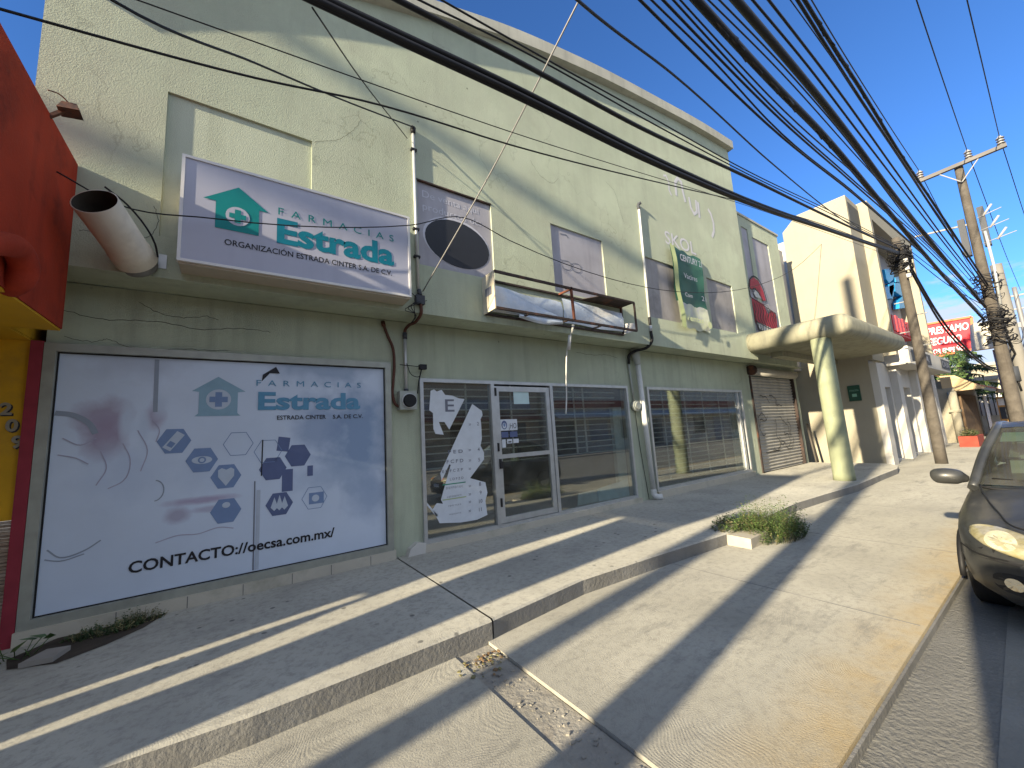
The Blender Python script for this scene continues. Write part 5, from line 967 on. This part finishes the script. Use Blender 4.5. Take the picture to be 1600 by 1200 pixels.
def rst(b):
    o = bl+V((-.06,0,0)); W = (br-bl).length; Hh = (tl-bl).length
    b.text('PRESTAMO', o+ux*.03*W+uy*.68*Hh, ux, uy, Hh*.2, W*.84, .02); b.text('SEGURO', o+ux*.06*W+uy*.38*Hh, ux, uy, Hh*.2, W*.68, .02); b.text('POR EMPEÑO', o+ux*.1*W+uy*.13*Hh, ux, uy, Hh*.13, W*.7, .02)
part('lettering', WHITE, rs, rst); part('post', STEEL, rs, lambda b: b.tube([(38.5,3.5,0),(38.5,3.5,5)], .15, 10))
solo('billboard', BBW, lambda b: [b.hexa([PX(1524,547,33),PX(1566,541,33),PX(1566,541,33)+V((.6,.2,0)),PX(1524,547,33)+V((.6,.2,0)),PX(1521,505,33),PX(1572,500,33),PX(1572,500,33)+V((.6,.2,0)),PX(1521,505,33)+V((.6,.2,0))]), b.mat(STEEL), b.tube([(33.6,1.9,0),(33.6,1.9,4.7)], .12, 8)], 'blank pale billboard seen from behind, left of the tall wooden pole', 'sign')
def conifer(b):
    rnd = random.Random(31); cx, cy = 37.5, 3.7
    b.mat(WOOD); b.tube([(cx,cy,0),(cx,cy,3),(cx+.1,cy,5.6)], [.2,.15,.04], 8)
    for k in range(46):
        z = 2.2+3.2*(k/46); a0 = rnd.uniform(0, 6.283); ln = (2.6-1.9*(k/46))*rnd.uniform(.7, 1.15); p0 = V((cx, cy, z)); dr_ = V((math.cos(a0), math.sin(a0), .15))
        b.mat(CON1 if rnd.random() < .6 else CON2); prev_ = p0
        for s_ in range(9):
            t = (s_+1)/9; p = p0+dr_*ln*t+V((0,0,-.55*t*t*ln*.5)); b.tube([prev_, p], .02, 4, False)
            for j in range(7):
                sd = V((rnd.uniform(-.5,.5), rnd.uniform(-.5,.5), rnd.uniform(-.7,.1)))*.55; q_ = prev_.lerp(p, rnd.random()); w_ = V((rnd.uniform(-1,1), rnd.uniform(-1,1), 0)).normalized()*.05; b.face([q_-w_, q_+w_, q_+sd])
            prev_ = p
ct = thing('conifer_tree', 'dark drooping conifer below the red billboard', 'tree', (37.5, 3.7, 0))
b = MB(); conifer(b); b.build('crown', None, ct); part('trunk', WOOD, ct, lambda b: b.tube([(37.5,3.7,-.05),(37.5,3.7,2.6)], [.24,.19], 10))
bt = thing('shrub_tree', 'bright green leafy tree under the left end of the red billboard', 'tree', (33, 4.4, 0))
def crown(b, cx, cy, cz, r, n, mats, seed, leaf=.16):
    rnd = random.Random(seed); cl = [V((cx+rnd.gauss(0,.5)*r, cy+rnd.gauss(0,.5)*r, cz+rnd.gauss(0,.4)*r)) for _ in range(14)]
    for i in range(n):
        c_ = cl[i % 14]; p = c_+V((rnd.gauss(0,1), rnd.gauss(0,1), rnd.gauss(0,.8)))*r*.26; b.mat(mats[(i//3) % len(mats)]); u = V((rnd.uniform(-1,1), rnd.uniform(-1,1), rnd.uniform(-1,1))).normalized(); s_ = u.orthogonal().normalized()*leaf*.4; b.face([p-u*leaf*.5, p+s_, p+u*leaf*.5, p-s_])
part('crown', CON2, bt, lambda b: crown(b, 33, 4.3, 3.9, 1.0, 900, [CON2, flat('bright_leaf', (.10,.17,.04), .6), CON1], 41)); part('trunk', WOOD, bt, lambda b: b.tube([(33,4.4,-.05),(33,4.4,3.6)], [.14,.08], 8))
GB = 'pale low buildings far down the street'
rnd = random.Random(77)
for i, (x, y0, y1, h, m_, lab) in enumerate(((40,1.9,9,3.4,BANK,'cream far building with barred windows right of the conifer'),(50,2.0,12,5.0,CREAM,'taller pale far building behind the conifer'),(60,1.6,10,4.2,WHITEW,'white far building low on the right beyond the poles'),(46,8,14,5.6,OPPR,'far building with a dull red wall below the red billboard'),(80,1.6,14,6,BANK,'distant pale building at the end of the street'))):
    t = thing('far_building', lab, 'building', (x, y0, 0), GB); L_ = 7
    part('wall', m_, t, lambda b: b.box(x, x+L_, y0, y1, -.1, h)); part('roof', CORN, t, lambda b: b.box(x-.15, x+L_+.1, y0-.15, y1, h, h+.25))
    for k in range(3): wd = part('window', WMETAL, t, lambda b: [b.box(x-.03, x, y0+.5+k*1.6, y0+1.6+k*1.6, h-2.3, h-.9)]); part('bars', RUSTD, wd, lambda b: [b.box(x-.06, x-.035, y0+.5+k*1.6+.2*j, y0+.54+k*1.6+.2*j, h-2.3, h-.9) for j in range(6)])
    for k in range(2): part('window', DGREY, t, lambda b: b.box(x+1+k*3, x+2.4+k*3, y0-.03, y0, .9, 2.3))
solo('street_kiosk', mat('kiosk_orange', (.55,.30,.10), .8, .15), lambda b: [b.box(36.9,38.2,1.7,2.5,0,2.2), b.mat(WHITE), b.box(36.88,36.9,1.75,2.45,1.7,2.1), b.mat(DGREY), b.box(36.88,36.9,1.75,2.45,.9,1.6)], 'small ochre kiosk front between the tarpaulin and the tall pole', 'kiosk')
# other side of the street: seen only as reflections in the glass
GO = 'buildings across the street'
for x0, x1, h, m_, lab in ((-26,-6,5.2,OPPW,'beige building across the street mirrored in the left panes'),(-5.5,6,5.6,OPPR,'red fronted shop across the street mirrored beside the door'),(6.5,19,5.4,OPPW,'beige building across the street mirrored in the door glass'),(19.5,60,5.6,BANK,'long pale building across the street mirrored in the right window')):
    t = thing('opposite_building', lab, 'building', (x0, -13, 0), GO)
    part('wall', m_, t, lambda b: b.box(x0, x1, -22, -13, -.15, h)); part('parapet', CORN, t, lambda b: b.box(x0-.1, x1+.1, -22, -12.9, h, h+.3))
    n = int((x1-x0)/4)
    part('shop_fascia', (OPPR, TILER, BANK, GREYW)[int(x1)%4], t, lambda b: b.box(x0+.8, x1-.8, -12.97, -12.9, 3.6, 4.3))
    for k in range(n): part('window' if k%3 else 'door', (DGREY, GREYW, BANK, WOODP, DARKIN)[(k*2+int(x0))%5], t, lambda b: b.box(x0+1+k*4, x0+3.2+k*4, -12.99, -12.94, .9 if k%3 else -.1, 2.6))
    part('awning', TILER if m_ is OPPW else WHITEW, t, lambda b: b.prism([(x0+.5,-13,3.2),(x0+.5,-11.8,2.8),(x0+.5,-11.8,2.9),(x0+.5,-13,3.35)], (x1-x0-1,0,0)))
st('far_pavement', CONCR, lambda b: b.box(-80, 400, -13, -9.5, -.19, .02))
